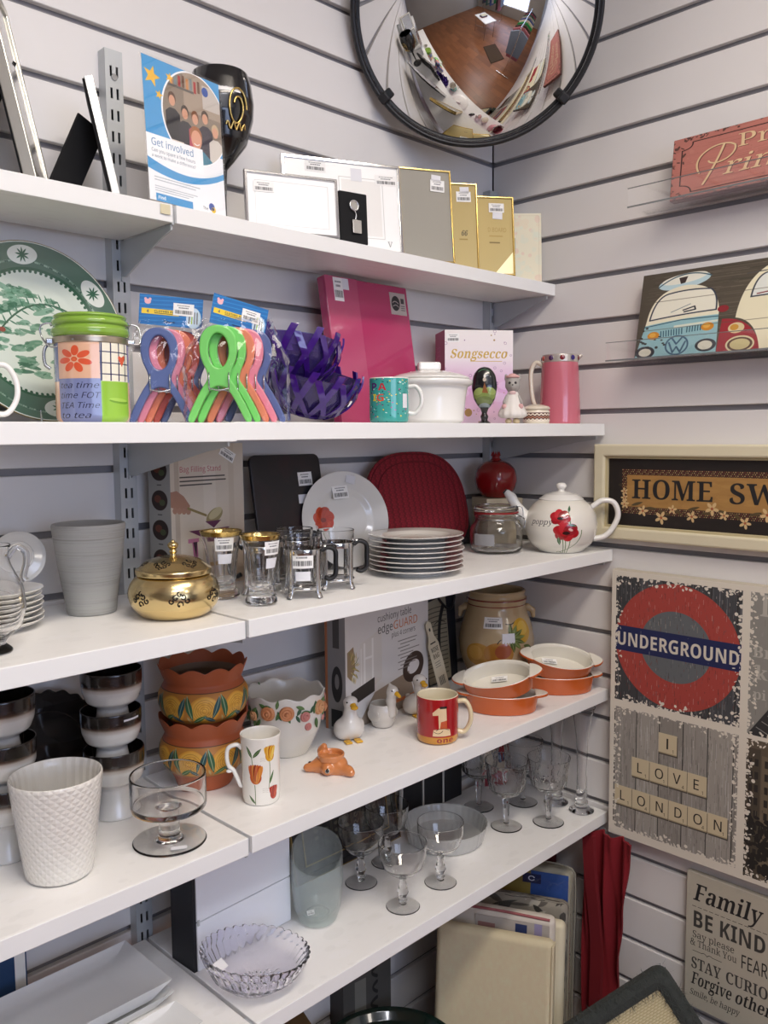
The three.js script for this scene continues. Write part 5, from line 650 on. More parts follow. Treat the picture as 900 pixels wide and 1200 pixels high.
// ================= LOWEST SHELF =================
{
  const Y = S5;
  // coupes
  const cp = (t) => { P(t, 'foot', lat([[0, .0004], [.03, .0004], [.0318, .0012], [.03, .0022], [.012, .0038], [0, .005]], { r: .0008, seg: 64 }), M.glass); P(t, 'stem', lat([[0, .004], [.0075, .006], [.0055, .009], [.009, .0135], [.0055, .018], [.0105, .028], [.0085, .037], [.0062, .05], [.0075, .0555], [.005, .058], [0, .059]], { r: .0012, seg: 32 }), M.glass); P(t, 'bowl', lat([[0, .058], [.008, .0585], [.024, .066], [.0375, .08], [.044, .1], [.0452, .124], [.0443, .1243], [.043, .1], [.0365, .081], [.0235, .0675], [.008, .0603], [0, .06]], { r: .0015, seg: 72 }), M.glass); return t; };
  const c1 = cp(T('champagne_coupe', 'clear champagne coupe nearest the shelf front', 'wine glass', -.62, Y, .276, .3, 'champagne coupes'));
  copyOf(c1, 'clear champagne coupe beside the textured vase, in front of the dark picture', -.616, Y, .16, 1);
  copyOf(c1, 'clear champagne coupe standing before the white flan dish', -.508, Y, .27, 2);
  copyOf(c1, 'clear champagne coupe in the back row beside the flan dish', -.525, Y, .14, 2.6);
  // cut wine glasses
  const wg = (t) => { P(t, 'foot', lat([[0, .0004], [.033, .0004], [.0348, .0014], [.033, .0026], [.012, .0045], [0, .006]], { r: .0008, seg: 64 }), M.glass);
    P(t, 'stem', lat([[0, .005], [.0068, .008], [.0052, .016], [.0068, .03], [.0075, .052], [.0095, .063], [.0075, .068], [.0048, .07], [0, .072]], { r: .002, seg: 6 }).toNonIndexed(), M.glass);
    const b = warp(lat([[0, .071], [.01, .0715], [.028, .078], [.0385, .089], [.042, .106], [.043, .125], [.048, .1515], [.0472, .152], [.0415, .125], [.0405, .106], [.036, .09], [.026, .08], [.009, .0745], [0, .0742]], { r: .0015, seg: 120 }), (v) => { const a = Math.atan2(v.x, v.z), r = Math.hypot(v.x, v.z); if (r > .012 && v.y < .137) { const k = Math.min(1, (v.y - .072) / .02) * Math.min(1, (.137 - v.y) / .015), s = 1 + .035 * k * (Math.abs(Math.cos(a * 10)) - .6); v.x *= s; v.z *= s; } }); P(t, 'cut_bowl', b, M.glass); return t; };
  const w1 = wg(T('wine_glass', 'cut crystal wine glass, front left of the four on the lowest shelf', 'wine glass', -.228, Y, .218, 0, 'cut crystal wine glasses'));
  w1.userData.label = 'cut crystal wine glass standing next to the white flan dish';
  copyOf(w1, 'cut crystal wine glass standing nearest the shelf front corner', -.146, Y, .273, .4); copyOf(w1, 'cut crystal wine glass in the back row before the black boards', -.192, Y, .112, .9); copyOf(w1, 'cut crystal wine glass in the back row beside the tall vases', -.1, Y, .17, 1.4);
  // flan dish
  let t = T('flan_dish', 'round fluted white glass flan dish behind the coupes', 'flan dish', -.365, Y, .158, 0);
  P(t, 'dish_body', warp(lat([[0, .001], [.078, .001], [.081, .003], [.0885, .036], [.0905, .0385], [.089, .0395], [.0865, .037], [.079, .006], [0, .005]], { r: .002, seg: 200 }), (v) => { const r = Math.hypot(v.x, v.z), a = Math.atan2(v.x, v.z); if (r > .077) { const s = 1 + .012 * Math.abs(Math.cos(a * 17)); v.x *= s; v.z *= s; } }), phy({ color: 0xd9d9d6, roughness: .12, transmission: .35, thickness: 0, clearcoat: .6 }));
  // textured vase
  const ice = cv(512, 512, (g, w, h) => { fill(g, '#808080', 0, 0, w, h); const R = rng(55); for (let i = 0; i < 500; i++) { g.globalAlpha = .35; curve(g, R() < .5 ? '#c8c8c8' : '#404040', 3 + R() * 7, [R() * w, R() * h], [R() * w, R() * h], [R() * w, R() * h]); } g.globalAlpha = 1; }, { data: true, rep: [3, 2] });
  const iceG = phy({ color: 0xf6fbfa, roughness: .1, transmission: .9, thickness: 0, ior: 1.45, bumpMap: ice, bumpScale: .003 });
  t = T('ice_vase', 'clear ice-textured tapered glass vase beside the white panelled box', 'vase', -.757, Y, .195, face(-.757, .195), undefined);
  P(t, 'vase_body', warp(lat([[0, .001], [.027, .001], [.034, .004], [.0425, .03], [.047, .08], [.0462, .126], [.0455, .1285], [.043, .127], [.0435, .08], [.038, .03], [.027, .014], [0, .013]], { r: .003, seg: 72 }), (v) => { const k = Math.max(0, v.y - .03) / .1; v.y -= k * v.z * .6; v.z *= 1 - .12 * k; }), iceG); P(t, 'base_ring', new THREE.TorusGeometry(.02, .0018, 8, 48).rotateX(PI / 2).translate(0, .0145, 0), iceG); priceLabel(t, .013, .009, -.012, .036, .038, .2, M.price);
  // shell bowl
  t = T('shell_bowl', 'clear ribbed glass bowl shaped like a swirled shell at the shelf front', 'glass bowl', -.943, Y, .262, face(-.943, .262));
  const shell = lat([[0, .0015], [.034, .0015], [.045, .004], [.066, .02], [.079, .043], [.084, .056], [.0832, .0585], [.0805, .0572], [.075, .044], [.062, .0235], [.043, .009], [.03, .007], [.02, .007], [.01, .007], [0, .007]], { r: .002, seg: 272 });
  P(t, 'bowl_body', warp(shell, (v) => { const r = Math.hypot(v.x, v.z), a = Math.atan2(v.x, v.z), k = Math.min(1, Math.max(0, (r - .03) / .03)); const tw = a + r * 22, s = 1 + .022 * k * Math.cos(tw * 34); v.x *= s * 1.02; v.z *= s * .93; v.y *= 1 + .2 * Math.cos(a + 1.1) * k; v.y += .0009 * k * Math.cos(tw * 34); if (r > .008 && v.y > .006) v.y += .0016 * Math.min(1, r / .02) * Math.cos((a + r * 30) * 20) * (1 - k); }), phy({ color: 0xf8f7ff, roughness: .02, transmission: 1, ior: 1.3, thickness: .005 }));
  priceLabel(t, .024, .017, 0, 0, 0, 0, M.tag).geometry.rotateX(-1.0).rotateY(.9).translate(-.056, .0385, .004);
  // white panelled box with dark side
  t = T('panelled_box', 'white box of three stacked panels with a black side at the shelf joint', 'box', -.895, Y + .0005, .1335, .05);
  P(t, 'black_side', box(.008, .25, .062, -.1005, .125, 0), std(0x12151d, .5)); P(t, 'black_core', box(.195, .248, .052, 0, .124, -.003), std(0x15171d, .6));
  for (let i = 0; i < 3; i++) P(t, 'white_panel', rbox(.2, .0815, .01, .0012, .0015, .0412 + i * .0832, .029), std(0xeceef4, .3));
  for (let i = 1; i < 3; i++) P(t, 'clip', rbox(.004, .01, .003, .0008, -.096, .083 * i, .0345), M.steel);
  // white trays and the plate beneath
  const tray = (t, w, d, h) => { const g = new THREE.BoxGeometry(w, h, d, 24, 4, 16); warp(g, (v) => { const u = v.x / (w / 2), q = v.z / (d / 2), m = Math.max(Math.abs(u), Math.abs(q)); const k = (v.y + h / 2) / h; const sh = .86 + .14 * k; v.x *= sh; v.z *= sh; const dip = Math.max(0, 1 - Math.pow(m, 5)); if (k > .9) v.y -= (h * .78) * Math.min(1, dip * 1.6); }); g.translate(0, h / 2, 0); P(t, 'tray_body', toCreasedNormals(g, .7), glaze(0xdfe0e0)); return t; };
  tray(T('oblong_tray', 'long white oblong tray, upper of the two stacked on the lowest shelf', 'tray', -1.272, Y + .0165, .138, 0, 'stacked white oblong trays'), .42, .145, .024);
  tray(T('oblong_tray', 'long white oblong tray, lower of the two stacked on the lowest shelf', 'tray', -1.27, Y + .0025, .14, 0, 'stacked white oblong trays'), .42, .145, .018);
  tray(T('serving_platter', 'flat white rectangular platter in front of the stacked oblong trays', 'platter', -1.24, Y, .262, .05), .36, .07, .01);
  t = T('blue_book', 'blue and white striped book standing behind the white oblong trays', 'book', -1.235, Y, .022, 0); P(t, 'cover', rbox(.05, .19, .022, .002, 0, .095, 0), std(0x1f3f66, .6)); P(t, 'white_stripe', box(.016, .186, .001, .014, .095, .0113), M.paper);
  // dark relief picture
  const rel = cv(1024, 768, (g, w, h) => { fill(g, '#14151a', 0, 0, w, h); fill(g, '#1b1c20', 110, 110, w - 220, h - 220); const R = rng(66); for (let c = 0; c < 7; c++) { const x = 150 + c * 105; g.strokeStyle = '#4e4a3e'; g.lineWidth = 5; g.strokeRect(x, 130, 92, h - 260); for (let r = 0; r < 9; r++) { const y = 150 + r * 53; const k = Math.floor(R() * 5); g.globalAlpha = .8; if (k === 0) ell(g, '#6d6858', x + 45, y + 20, 22, 14); if (k === 1) { for (let j = 0; j < 3; j++) fill(g, '#625d4e', x + 18 + j * 20, y + 6, 9, 34); } if (k === 2) { g.strokeStyle = '#7a7462'; g.lineWidth = 6; g.beginPath(); g.arc(x + 45, y + 22, 15, 0, 5); g.stroke(); } if (k === 3) line(g, '#625d4e', 8, [[x + 16, y + 34], [x + 36, y + 10], [x + 54, y + 34], [x + 76, y + 10]]); if (k === 4) leaf(g, '#6d6858', x + 20, y + 22, 56, 14, .2); g.globalAlpha = 1; } } });
  t = T('relief_picture', 'black-framed dark picture with gold edges and glyph columns behind the coupes', 'picture', -.57, Y + .001, .078, 0, undefined, .17);
  pictureFrame(t, .285, .225, .012, .014, std(0x131419, .4), std(0xffffff, .5, 0, { map: rel }));
  { const s = rect(.289, .229, 0, -.002); s.holes.push(new THREE.Path([V2(-.1425, 0), V2(.1425, 0), V2(.1425, .225), V2(-.1425, .225)])); P(t, 'gold_edge', mv(ext(s, .006), 0, 0, .003), std(0x9a8350, .3, .8)); const s2 = rect(.233, .173, 0, .026); s2.holes.push(new THREE.Path([V2(-.1145, .028), V2(.1145, .028), V2(.1145, .197), V2(-.1145, .197)])); P(t, 'gold_inner_line', mv(ext(s2, .0015), 0, 0, .0045), std(0x9a8350, .3, .8)); }
  // black boards
  for (let i = 0; i < 3; i++) { t = T('black_board', ['narrow black board with white edge, nearest the relief picture', 'narrow black board with white edge, middle of the three at the back wall', 'narrow black board with white edge, behind the wine glasses'][i], 'board', -.335 + i * .068, Y, .03 + i * .002, 0, 'black boards at the back wall'); P(t, 'board', box(.064, .24, .008, .001, .12, 0), std(0x14161c, .5)); P(t, 'white_edge', box(.0022, .24, .0085, -.0322, .12, 0), M.paper); }
  // tall trumpet vases and packet
  const tv = (t) => { P(t, 'vase_body', lat([[0, .001], [.027, .001], [.029, .003], [.0265, .006], [.016, .012], [.013, .03], [.011, .09], [.0135, .17], [.021, .225], [.0285, .246], [.0275, .2465], [.0195, .225], [.012, .17], [.009, .09], [.0085, .05], [0, .045]], { r: .002, seg: 56 }), M.glass); return t; };
  const v1 = tv(T('tall_vase', 'tall slim clear glass vase at the shelf end by the wall', 'vase', -.045, Y, .295, 0, 'tall glass vases')); copyOf(v1, 'tall slim clear glass vase standing further back near the red packet', -.048, Y, .228, 1);
  const pk = cv(256, 400, (g, w, h) => { fill(g, '#c9bfae', 0, 0, w, h); poly(g, '#8e1828', [[110, 60], [256, 30], [256, 210], [200, 230]]); ell(g, '#25406e', 190, 190, 42, 44); ell(g, '#8fa8c8', 190, 190, 22, 22); fill(g, '#8e1828', 0, 300, w, 100); line(g, '#6a5a50', 6, [[20, 260], [150, 285]]); fill(g, '#4a4a44', 30, 40, 50, 20); curve(g, '#e9e2d5', 8, [130, 90], [180, 60], [220, 110]); });
  t = T('hanging_packet', 'small red and cream card packet in the corner behind the tall vases', 'packet', -.075, Y + .001, .068, -.75, undefined, .12); P(t, 'card', box(.052, .135, .004, 0, .0675, 0), M.paper); P(t, 'printed_front', sheet(.05, .133, 0, .0675, .0024), std(0xffffff, .6, 0, { map: pk }));
}

// ================= RIGHT WALL =================
const worn = (g, w, h, seed, n, c, x0 = 0, y0 = 0) => { const R = rng(seed); g.fillStyle = c; for (let i = 0; i < n; i++) { const e = Math.floor(R() * 4), t = R(), d = Math.pow(R(), 2.2) * .055; let x, y; if (e < 2) { x = t * w; y = e ? h * (1 - d) : h * d; } else { y = t * h; x = e === 2 ? w * d : w * (1 - d); } g.beginPath(); g.ellipse(x0 + x, y0 + y, 2 + R() * w * .014, 2 + R() * h * .012, R() * 3, 0, 7); g.fill(); } };
{
  const RW = -PI / 2;                                             // things on this wall face -x; local +x runs along world +z
  // acrylic ledges
  const ledge = (label, z0, y, z1 = 1.05) => { const t = T('acrylic_ledge', label, 'display ledge', -.002, y, (z0 + z1) / 2, RW, 'clear acrylic ledges'); const l = z1 - z0; P(t, 'ledge_base', rbox(l, .003, .09, .001, 0, 0, .047), M.pane); P(t, 'ledge_lip', rbox(l, .038, .003, .001, 0, .0175, .0915), M.pane); P(t, 'ledge_back', rbox(l, .05, .003, .001, 0, .022, .0035), M.pane); const e = phy({ color: 0x8f9494, roughness: .2, transmission: .3, thickness: 0 }); P(t, 'lip_edge', box(l, .0012, .0032, 0, .0371, .0915), e); P(t, 'base_edge', box(l, .003, .0012, 0, 0, .0928), e); return t; };
  ledge('clear acrylic wall ledge carrying the pink sign', .415, 1.906); ledge('clear acrylic wall ledge carrying the camper van picture', .37, 1.602);
  // pink sign
  const ps = cv(1024, 420, (g, w, h) => { fill(g, '#b87468', 0, 0, w, h); const R = rng(101); for (let i = 0; i < 260; i++) { g.globalAlpha = .22; fill(g, ['#8f5048', '#c27c6e', '#b87264', '#7d4640'][i % 4], R() * w, R() * h, 80 + R() * 260, 2 + R() * 4); } g.globalAlpha = 1; specks(g, w, h, 120, ['#c78676', '#93584e'], 3, 16, 102, .35);
    g.strokeStyle = '#3a2320'; g.lineWidth = 6; g.beginPath(); g.moveTo(90, 40); g.lineTo(w, 40); g.moveTo(90, 40); g.quadraticCurveTo(96, 84, 42, 88); g.lineTo(42, 330); g.quadraticCurveTo(94, 338, 96, 384); g.lineTo(w, 384); g.stroke(); worn(g, w, h, 103, 160, '#5a3a34');
    const T2 = (c, dx) => { g.save(); g.translate(dx, dx); curve(g, c, 9, [130, 270], [70, 130], [230, 60], [285, 130]); curve(g, c, 9, [285, 130], [300, 210], [190, 250], [170, 200]); curve(g, c, 11, [235, 110], [205, 230], [150, 350]); txt(g, 'rincess', 232, 262, 150, c, 'serif', 'italic', 520); txt(g, 'Pretty', 292, 108, 118, c, 'serif', '', 400); g.restore(); }; T2('#6e3c36', 4); T2('#dcbf95', 0); });
  let t = T('wooden_sign', 'worn pink wooden sign with cream Pretty Princess lettering on the upper ledge', 'sign', -.05, 1.9085, .712, RW, undefined, .12);
  P(t, 'plank', rbox(.45, .122, .018, .002, 0, .061, 0), std(0x6f453e, .8)); P(t, 'painted_face', sheet(.447, .12, 0, .061, .0094), std(0xffffff, .65, 0, { map: ps, bumpMap: ps, bumpScale: .001 }));
  // camper van picture
  const van = cv(1024, 460, (g, w, h) => {
    fill(g, '#4f473b', 0, 0, w, h); const R = rng(111); for (let i = 0; i < 300; i++) { g.globalAlpha = .3; fill(g, ['#2f2a23', '#6d6353', '#857a68'][i % 3], R() * w, R() * h, 60 + R() * 160, 2 + R() * 3); } g.globalAlpha = 1;
    const bus = (x, body, dark) => { g.save(); g.translate(x, 0); 
      ell(g, '#b9d3d9', 175, 62, 118, 40, -.12); ell(g, '#e6e6d8', 175, 46, 104, 26, -.12); curve(g, '#3d5a68', 6, [58, 80], [170, -16], [295, 48]); poly(g, '#3a2d28', [[150, 40], [190, 36], [180, 70], [160, 74]]);
      g.fillStyle = '#e8e2c8'; g.beginPath(); g.moveTo(20, 250); g.quadraticCurveTo(40, 95, 180, 84); g.quadraticCurveTo(330, 84, 345, 240); g.lineTo(345, 270); g.lineTo(14, 290); g.closePath(); g.fill();
      g.fillStyle = '#e9e6d4'; g.strokeStyle = '#343b4a'; g.lineWidth = 7; g.beginPath(); g.moveTo(32, 260); g.quadraticCurveTo(50, 135, 110, 122); g.quadraticCurveTo(200, 104, 300, 120); g.quadraticCurveTo(335, 150, 332, 236); g.quadraticCurveTo(180, 240, 32, 260); g.fill(); g.stroke(); 
      line(g, '#7d8a8f', 4, [[130, 225], [215, 190]]); line(g, '#2b2f36', 7, [[185, 220], [235, 205], [240, 222], [190, 230]]);
      g.fillStyle = body; g.beginPath(); g.moveTo(14, 288); g.quadraticCurveTo(180, 262, 345, 262); g.lineTo(350, 460); g.lineTo(-20, 460); g.closePath(); g.fill(); poly(g, '#d8dccb', [[150, 300], [345, 290], [345, 300], [150, 312]]);
      line(g, dark, 5, [[10, 296], [180, 272], [345, 272]]); for (let i = 0; i < 9; i++) { line(g, dark, 5, [[92 + i * 12, 326 - i], [94 + i * 12, 356 - i]]); line(g, dark, 5, [[212 + i * 12, 314 - i], [212 + i * 12, 342 - i]]); }
      ell(g, '#d08a2a', 58, 346, 28, 22); ell(g, '#e2ab4a', 54, 342, 16, 12); ell(g, '#d08a2a', 322 - 20, 322, 28, 22); ell(g, '#e2ab4a', 298, 318, 16, 12);
      g.strokeStyle = '#3f5f78'; g.lineWidth = 8; g.beginPath(); g.ellipse(172, 408, 50, 50, 0, 0, 7); g.stroke(); line(g, '#3f5f78', 8, [[148, 368], [170, 402], [194, 368]]); line(g, '#3f5f78', 8, [[136, 392], [156, 446], [172, 416], [190, 446], [210, 392]]);
      ell(g, '#3a3a40', 302, 420, 46, 34); ell(g, '#d8d6c4', 300, 420, 32, 24); ell(g, '#3a3a40', 26, 436, 46, 34); ell(g, '#d8d6c4', 26, 436, 30, 22); for (let i = 0; i < 14; i++) ell(g, '#2c2925', R() * 120, 300 + R() * 130, 3 + R() * 7, 3 + R() * 5); g.restore(); };
    bus(22, '#93bcc2', '#2d5666');
    g.save(); g.fillStyle = '#9a2730'; g.beginPath(); g.moveTo(372, 470); g.lineTo(384, 290); g.quadraticCurveTo(520, 290, 560, 470); g.fill(); ell(g, '#d9c79a', 448, 344, 34, 28); ell(g, '#c9953c', 440, 340, 18, 16); ell(g, '#d8cfa6', 470, 430, 60, 44); ell(g, '#5a3a2a', 470, 430, 52, 36); ell(g, '#cbbf8c', 470, 430, 42, 28); ell(g, '#8a2028', 384, 236, 24, 18); g.restore();
    g.save(); g.translate(430, 0); g.fillStyle = '#e6dfc0'; g.beginPath(); g.moveTo(10, 290); g.quadraticCurveTo(30, 40, 200, 6); g.lineTo(640, 0); g.lineTo(640, 460); g.lineTo(120, 460); g.quadraticCurveTo(100, 310, 10, 290); g.fill(); g.strokeStyle = '#3a4048'; g.lineWidth = 7; g.fillStyle = '#dfe2da'; g.beginPath(); g.moveTo(66, 190); g.quadraticCurveTo(76, 90, 120, 74); g.lineTo(600, 60); g.lineTo(600, 170); g.closePath(); g.fill(); g.stroke(); line(g, '#4a4a48', 5, [[40, 66], [600, 40]]); line(g, '#7d2a2a', 6, [[90, 178], [300, 150]]); g.fillStyle = '#9a2730'; g.beginPath(); g.moveTo(190, 380); g.quadraticCurveTo(260, 290, 640, 280); g.lineTo(640, 460); g.lineTo(200, 460); g.fill(); ell(g, '#d8cfa6', 290, 330, 40, 36); g.restore();
    for (const y of [150, 305]) { g.globalAlpha = .55; line(g, '#5a5140', 4, [[0, y + 10], [w, y - 4]]); g.globalAlpha = 1; }
  });
  t = T('van_picture', 'wooden plank picture of old camper vans on the lower acrylic ledge', 'picture', -.058, 1.6045, .656, RW, undefined, .2);
  P(t, 'board', rbox(.475, .176, .012, .0015, 0, .088, 0), std(0x4a4238, .8)); P(t, 'printed_face', sheet(.473, .174, 0, .088, .0063), std(0xffffff, .6, 0, { map: van }));
  // HOME SWEET HOME
  const home = cv(1822, 366, (g, w, h) => {
    fill(g, '#1d1614', 0, 0, w, h); const R = rng(121); specks(g, w, h, 60, ['#2a201c', '#15100e'], 6, 40, 122, .4);
    const bx = 84, by = 62, bw = w - 168, bh = 226; fill(g, '#2b1a14', bx, by, bw, bh); for (let y = 0; y < bh; y += 9) for (let x = 0; x < bw; x += 11) if (y < 32 || y > bh - 36 || x < 30 || x > bw - 34) ell(g, ['#c9a878', '#7d2f24', '#a88454'][(Math.round(x / 11) + y / 9) % 3], bx + 5 + x + (y / 9 % 2) * 5, by + 4 + y, 3, 2.6);
    fill(g, '#a67c44', 114, 92, w - 228, 166); for (let i = 0; i < 140; i++) { g.globalAlpha = .16; ell(g, ['#8a6430', '#c39a5c', '#b58a4c'][i % 3], 114 + R() * (w - 228), 92 + R() * 166, 20 + R() * 50, 6 + R() * 14); } g.globalAlpha = 1;
    txt(g, 'HOME', 140, 166, 138, '#17161a', 'serif', 'bold', 438); txt(g, 'SWEET', 652, 170, 138, '#17161a', 'serif', 'bold', 520); txt(g, 'HOME', 1244, 166, 138, '#17161a', 'serif', 'bold', 438);
    const fl = (x, y, s) => { for (let i = 0; i < 5; i++) { const a = i * 1.2566 + x; ell(g, '#d3b583', x + Math.cos(a) * s, y + Math.sin(a) * s, s * .75, s * .42, a); } ell(g, '#a4552f', x, y, s * .35, s * .35); };
    for (let i = 0; i < 22; i++) { const x = 120 + i * 76; leaf(g, '#5a4a2c', x + 20, 252 + (i % 3) * 10, 70, 16, -.3 + (i % 4) * .3, '#3a2f1c'); } for (let i = 0; i < 20; i++) fl(104 + i * 88 + (i % 3) * 14, 262 + ((i * 7) % 5 - 1) * 15, 14 + (i % 3) * 3); for (let i = 0; i < 3; i++) fl(100, 180 + i * 34, 12);
  });
  t = T('framed_sign', 'long cream-framed HOME SWEET HOME sign hanging above the London canvas', 'sign', -.003, 1.219, .711, RW);
  { const W = .814, H = .208, s = rect(W, H); s.holes.push(new THREE.Path([V2(-W / 2 + .026, .026), V2(W / 2 - .026, .026), V2(W / 2 - .026, H - .026), V2(-W / 2 + .026, H - .026)])); const wood = std(0xdcd3b6, .7, 0, { bumpMap: woodish, bumpScale: .0008 });
    P(t, 'frame_border', mv(ext(s, .024, .004), 0, 0, .0125), wood); const s2 = rect(W - .048, H - .048, 0, .024); s2.holes.push(new THREE.Path([V2(-W / 2 + .031, .031), V2(W / 2 - .031, .031), V2(W / 2 - .031, H - .031), V2(-W / 2 + .031, H - .031)])); P(t, 'inner_moulding', mv(ext(s2, .008, .001), 0, 0, .0135), std(0xbfb28c, .75)); P(t, 'printed_panel', box(W - .05, H - .05, .003, 0, H / 2, .0085), std(0x1d1614, .6)); P(t, 'printed_face', sheet(W - .056, H - .056, 0, H / 2, .0104), std(0xffffff, .55, 0, { map: home })); }
  // London canvas
  const lon = cv(2048, 2048, (g, w, h) => {
    fill(g, '#ddd6c8', 0, 0, w, h); const R = rng(131);
    const quad = (x, y, s, fn) => { g.save(); g.translate(x, y); g.beginPath(); g.rect(0, 0, s, s); g.clip(); fn(s); worn(g, s, s, x + y * 3 + 7, 330, '#ddd6c8'); g.restore(); };
    const wood = (s, cols) => { fill(g, cols[0], 0, 0, s, s); for (let p = 0; p < 6; p++) { fill(g, cols[p % cols.length], p * s / 5.2, 0, s / 5.2, s); for (let i = 0; i < 90; i++) { g.globalAlpha = .22; fill(g, R() < .5 ? '#ffffff' : '#1a1a1a', p * s / 5.2 + R() * s / 5.2, R() * s, 2 + R() * 3, 40 + R() * 160); } g.globalAlpha = 1; fill(g, '#2b2a28', p * s / 5.2, 0, 6, s); } };
    const scratch = (s, n, c) => { for (let i = 0; i < n; i++) { g.globalAlpha = .3 + R() * .4; fill(g, c[i % c.length], R() * s, R() * s, 1.5 + R() * 3, 4 + R() * 40); } g.globalAlpha = 1; };
    quad(36, 40, 945, (s) => { wood(s, ['#3c3d40', '#45464a', '#38393d']); ell(g, '#a5423a', s * .5, s * .5, s * .5, s * .485); ell(g, '#63676a', s * .5, s * .5, s * .285, s * .275); scratch(s, 900, ['#c4b9ac', '#7a2a26', '#5a5a5c', '#2b2b2e']); fill(g, '#1c2452', 0, s * .395, s, s * .2); scratch(s, 60, ['#c9bfb0']); txt(g, 'UNDERGROUND', 8, s * .5, 140, '#d5cec0', 'sans-serif', 'bold', s - 14); });
    quad(36, 1040, 945, (s) => { wood(s, ['#96918a', '#9f9a92', '#8c8780']); scratch(s, 500, ['#a7a299', '#4d4a46', '#8f8b83']); const tile = (x, y, c, n) => { fill(g, '#4a453e', x + 6, y + 10, 142, 150); fill(g, '#cdbf9f', x, y, 142, 150); fill(g, '#a6987a', x, y + 142, 142, 8); if (c === 'I') fill(g, '#1f1c1a', x + 62, y + 34, 13, 78); else txt(g, c, x + 36, y + 74, 104, '#1f1c1a', 'sans-serif'); txt(g, n, x + 104, y + 122, 34, '#2f2b28'); };
      tile(362, 120, 'I', '1'); 'LOVE'.split('').forEach((c, i) => tile(150 + i * 146, 360, c, c === 'V' ? '4' : '1')); 'LONDON'.split('').forEach((c, i) => tile(12 + i * 146, 610, c, i === 1 || i === 4 ? '4' : '1')); });
    quad(1035, 40, 975, (s) => { fill(g, '#8c8a84', 0, 0, s, s); scratch(s, 500, ['#a5a29b', '#75726c', '#9a978f']); const words = [['lo', 60, 90, 190], ['o', 230, 260, 110], ['Bra', 20, 400, 110], ['kin', 40, 540, 130], ['pi', 30, 690, 90]]; for (const [q, x, y, z] of words) txt(g, q, x, y, z, '#b3afa6', 'serif', 'bold'); for (let i = 0; i < 6; i++) { g.save(); g.translate(60, s - 10); g.rotate(-.95); fill(g, '#2b2b2c', 0, i * 30, 900, 14); g.restore(); } poly(g, '#313132', [[0, s], [380, 420], [500, 470], [240, s]]); for (let i = 0; i < 10; i++) line(g, '#8c8a84', 6, [[60 + i * 36, s - 60 - i * 46], [150 + i * 36, s - 20 - i * 46]]); });
    quad(1035, 1044, 970, (s) => { fill(g, '#5e5344', 0, 0, s, s); for (let i = 0; i < 9; i++) { fill(g, ['#4a4136', '#6d614f', '#55493b'][i % 3], i * 104, 60 + (i % 3) * 40, 96, s); for (let k = 0; k < 9; k++) fill(g, '#2a2622', i * 104 + 20, 130 + k * 90, 24, 50), fill(g, '#2a2622', i * 104 + 58, 130 + k * 90, 24, 50); } for (let i = 0; i < 200; i++) ell(g, '#211e1b', R() * s * .6, s * .55 + R() * s * .45, 10 + R() * 24, 10 + R() * 20); fill(g, '#7c2623', 300, 640, 500, 240); fill(g, '#2a2322', 330, 670, 440, 60); scratch(s, 300, ['#8a7e6a', '#2f2a25']); });
  });
  t = T('london_canvas', 'square distressed London collage canvas with UNDERGROUND roundel and I LOVE LONDON tiles', 'canvas picture', -.003, .549, .656, RW);
  P(t, 'stretched_canvas', rbox(.604, .604, .024, .003, 0, .302, .0125), std(0xbdb4a4, .85)); P(t, 'printed_face', sheet(.601, .601, 0, .302, .0252), std(0xffffff, .8, 0, { map: lon }));
  // family sign
  const fam = cv(768, 1024, (g, w, h) => { fill(g, '#bdb7a7', 0, 0, w, h); specks(g, w, h, 200, ['#c5bfb0', '#b3ad9c'], 3, 24, 141, .25); const k = '#1d1d1f';
    txt(g, 'Family', 40, 140, 180, k, 'serif', 'italic bold', 440); g.setLineDash([24, 14]); line(g, k, 4, [[40, 250], [730, 250]]); g.setLineDash([]); txt(g, 'BE KIND', 40, 345, 170, '#3d3c3a', 'sans-serif', 'bold', 480); txt(g, 'Say please', 44, 462, 72, '#2c2b2a', 'serif', '', 280); txt(g, '& Thank You', 30, 526, 72, '#2c2b2a', 'serif', '', 310); txt(g, 'FEARLESS', 362, 520, 140, k, 'sans-serif', '', 330); curve(g, k, 4, [110, 590], [130, 574], [146, 598]); curve(g, k, 4, [146, 598], [160, 574], [182, 590]); line(g, k, 4, [[50, 590], [110, 590]]); line(g, k, 4, [[182, 590], [242, 590]]); txt(g, 'STAY', 40, 684, 120, '#3d3c3a', 'serif', 'bold', 200); txt(g, 'CURIOUS', 270, 684, 120, '#3d3c3a', 'serif', 'bold', 380); txt(g, 'Forgive', 40, 800, 130, k, 'serif', 'italic bold', 270); txt(g, 'others', 330, 800, 130, k, 'serif', 'italic bold', 270); txt(g, 'Smile, be happy', 34, 910, 66, k, 'serif', 'italic', 330); });
  t = T('word_plaque', 'cream wooden plaque with black Family and BE KIND lettering below the London canvas', 'sign', -.002, .222, .662, RW);
  P(t, 'plank', rbox(.25, .3, .014, .002, 0, .15, .0072), std(0xbdb7a7, .75)); P(t, 'printed_face', sheet(.248, .298, 0, .15, .0145), std(0xffffff, .7, 0, { map: fam }));
}

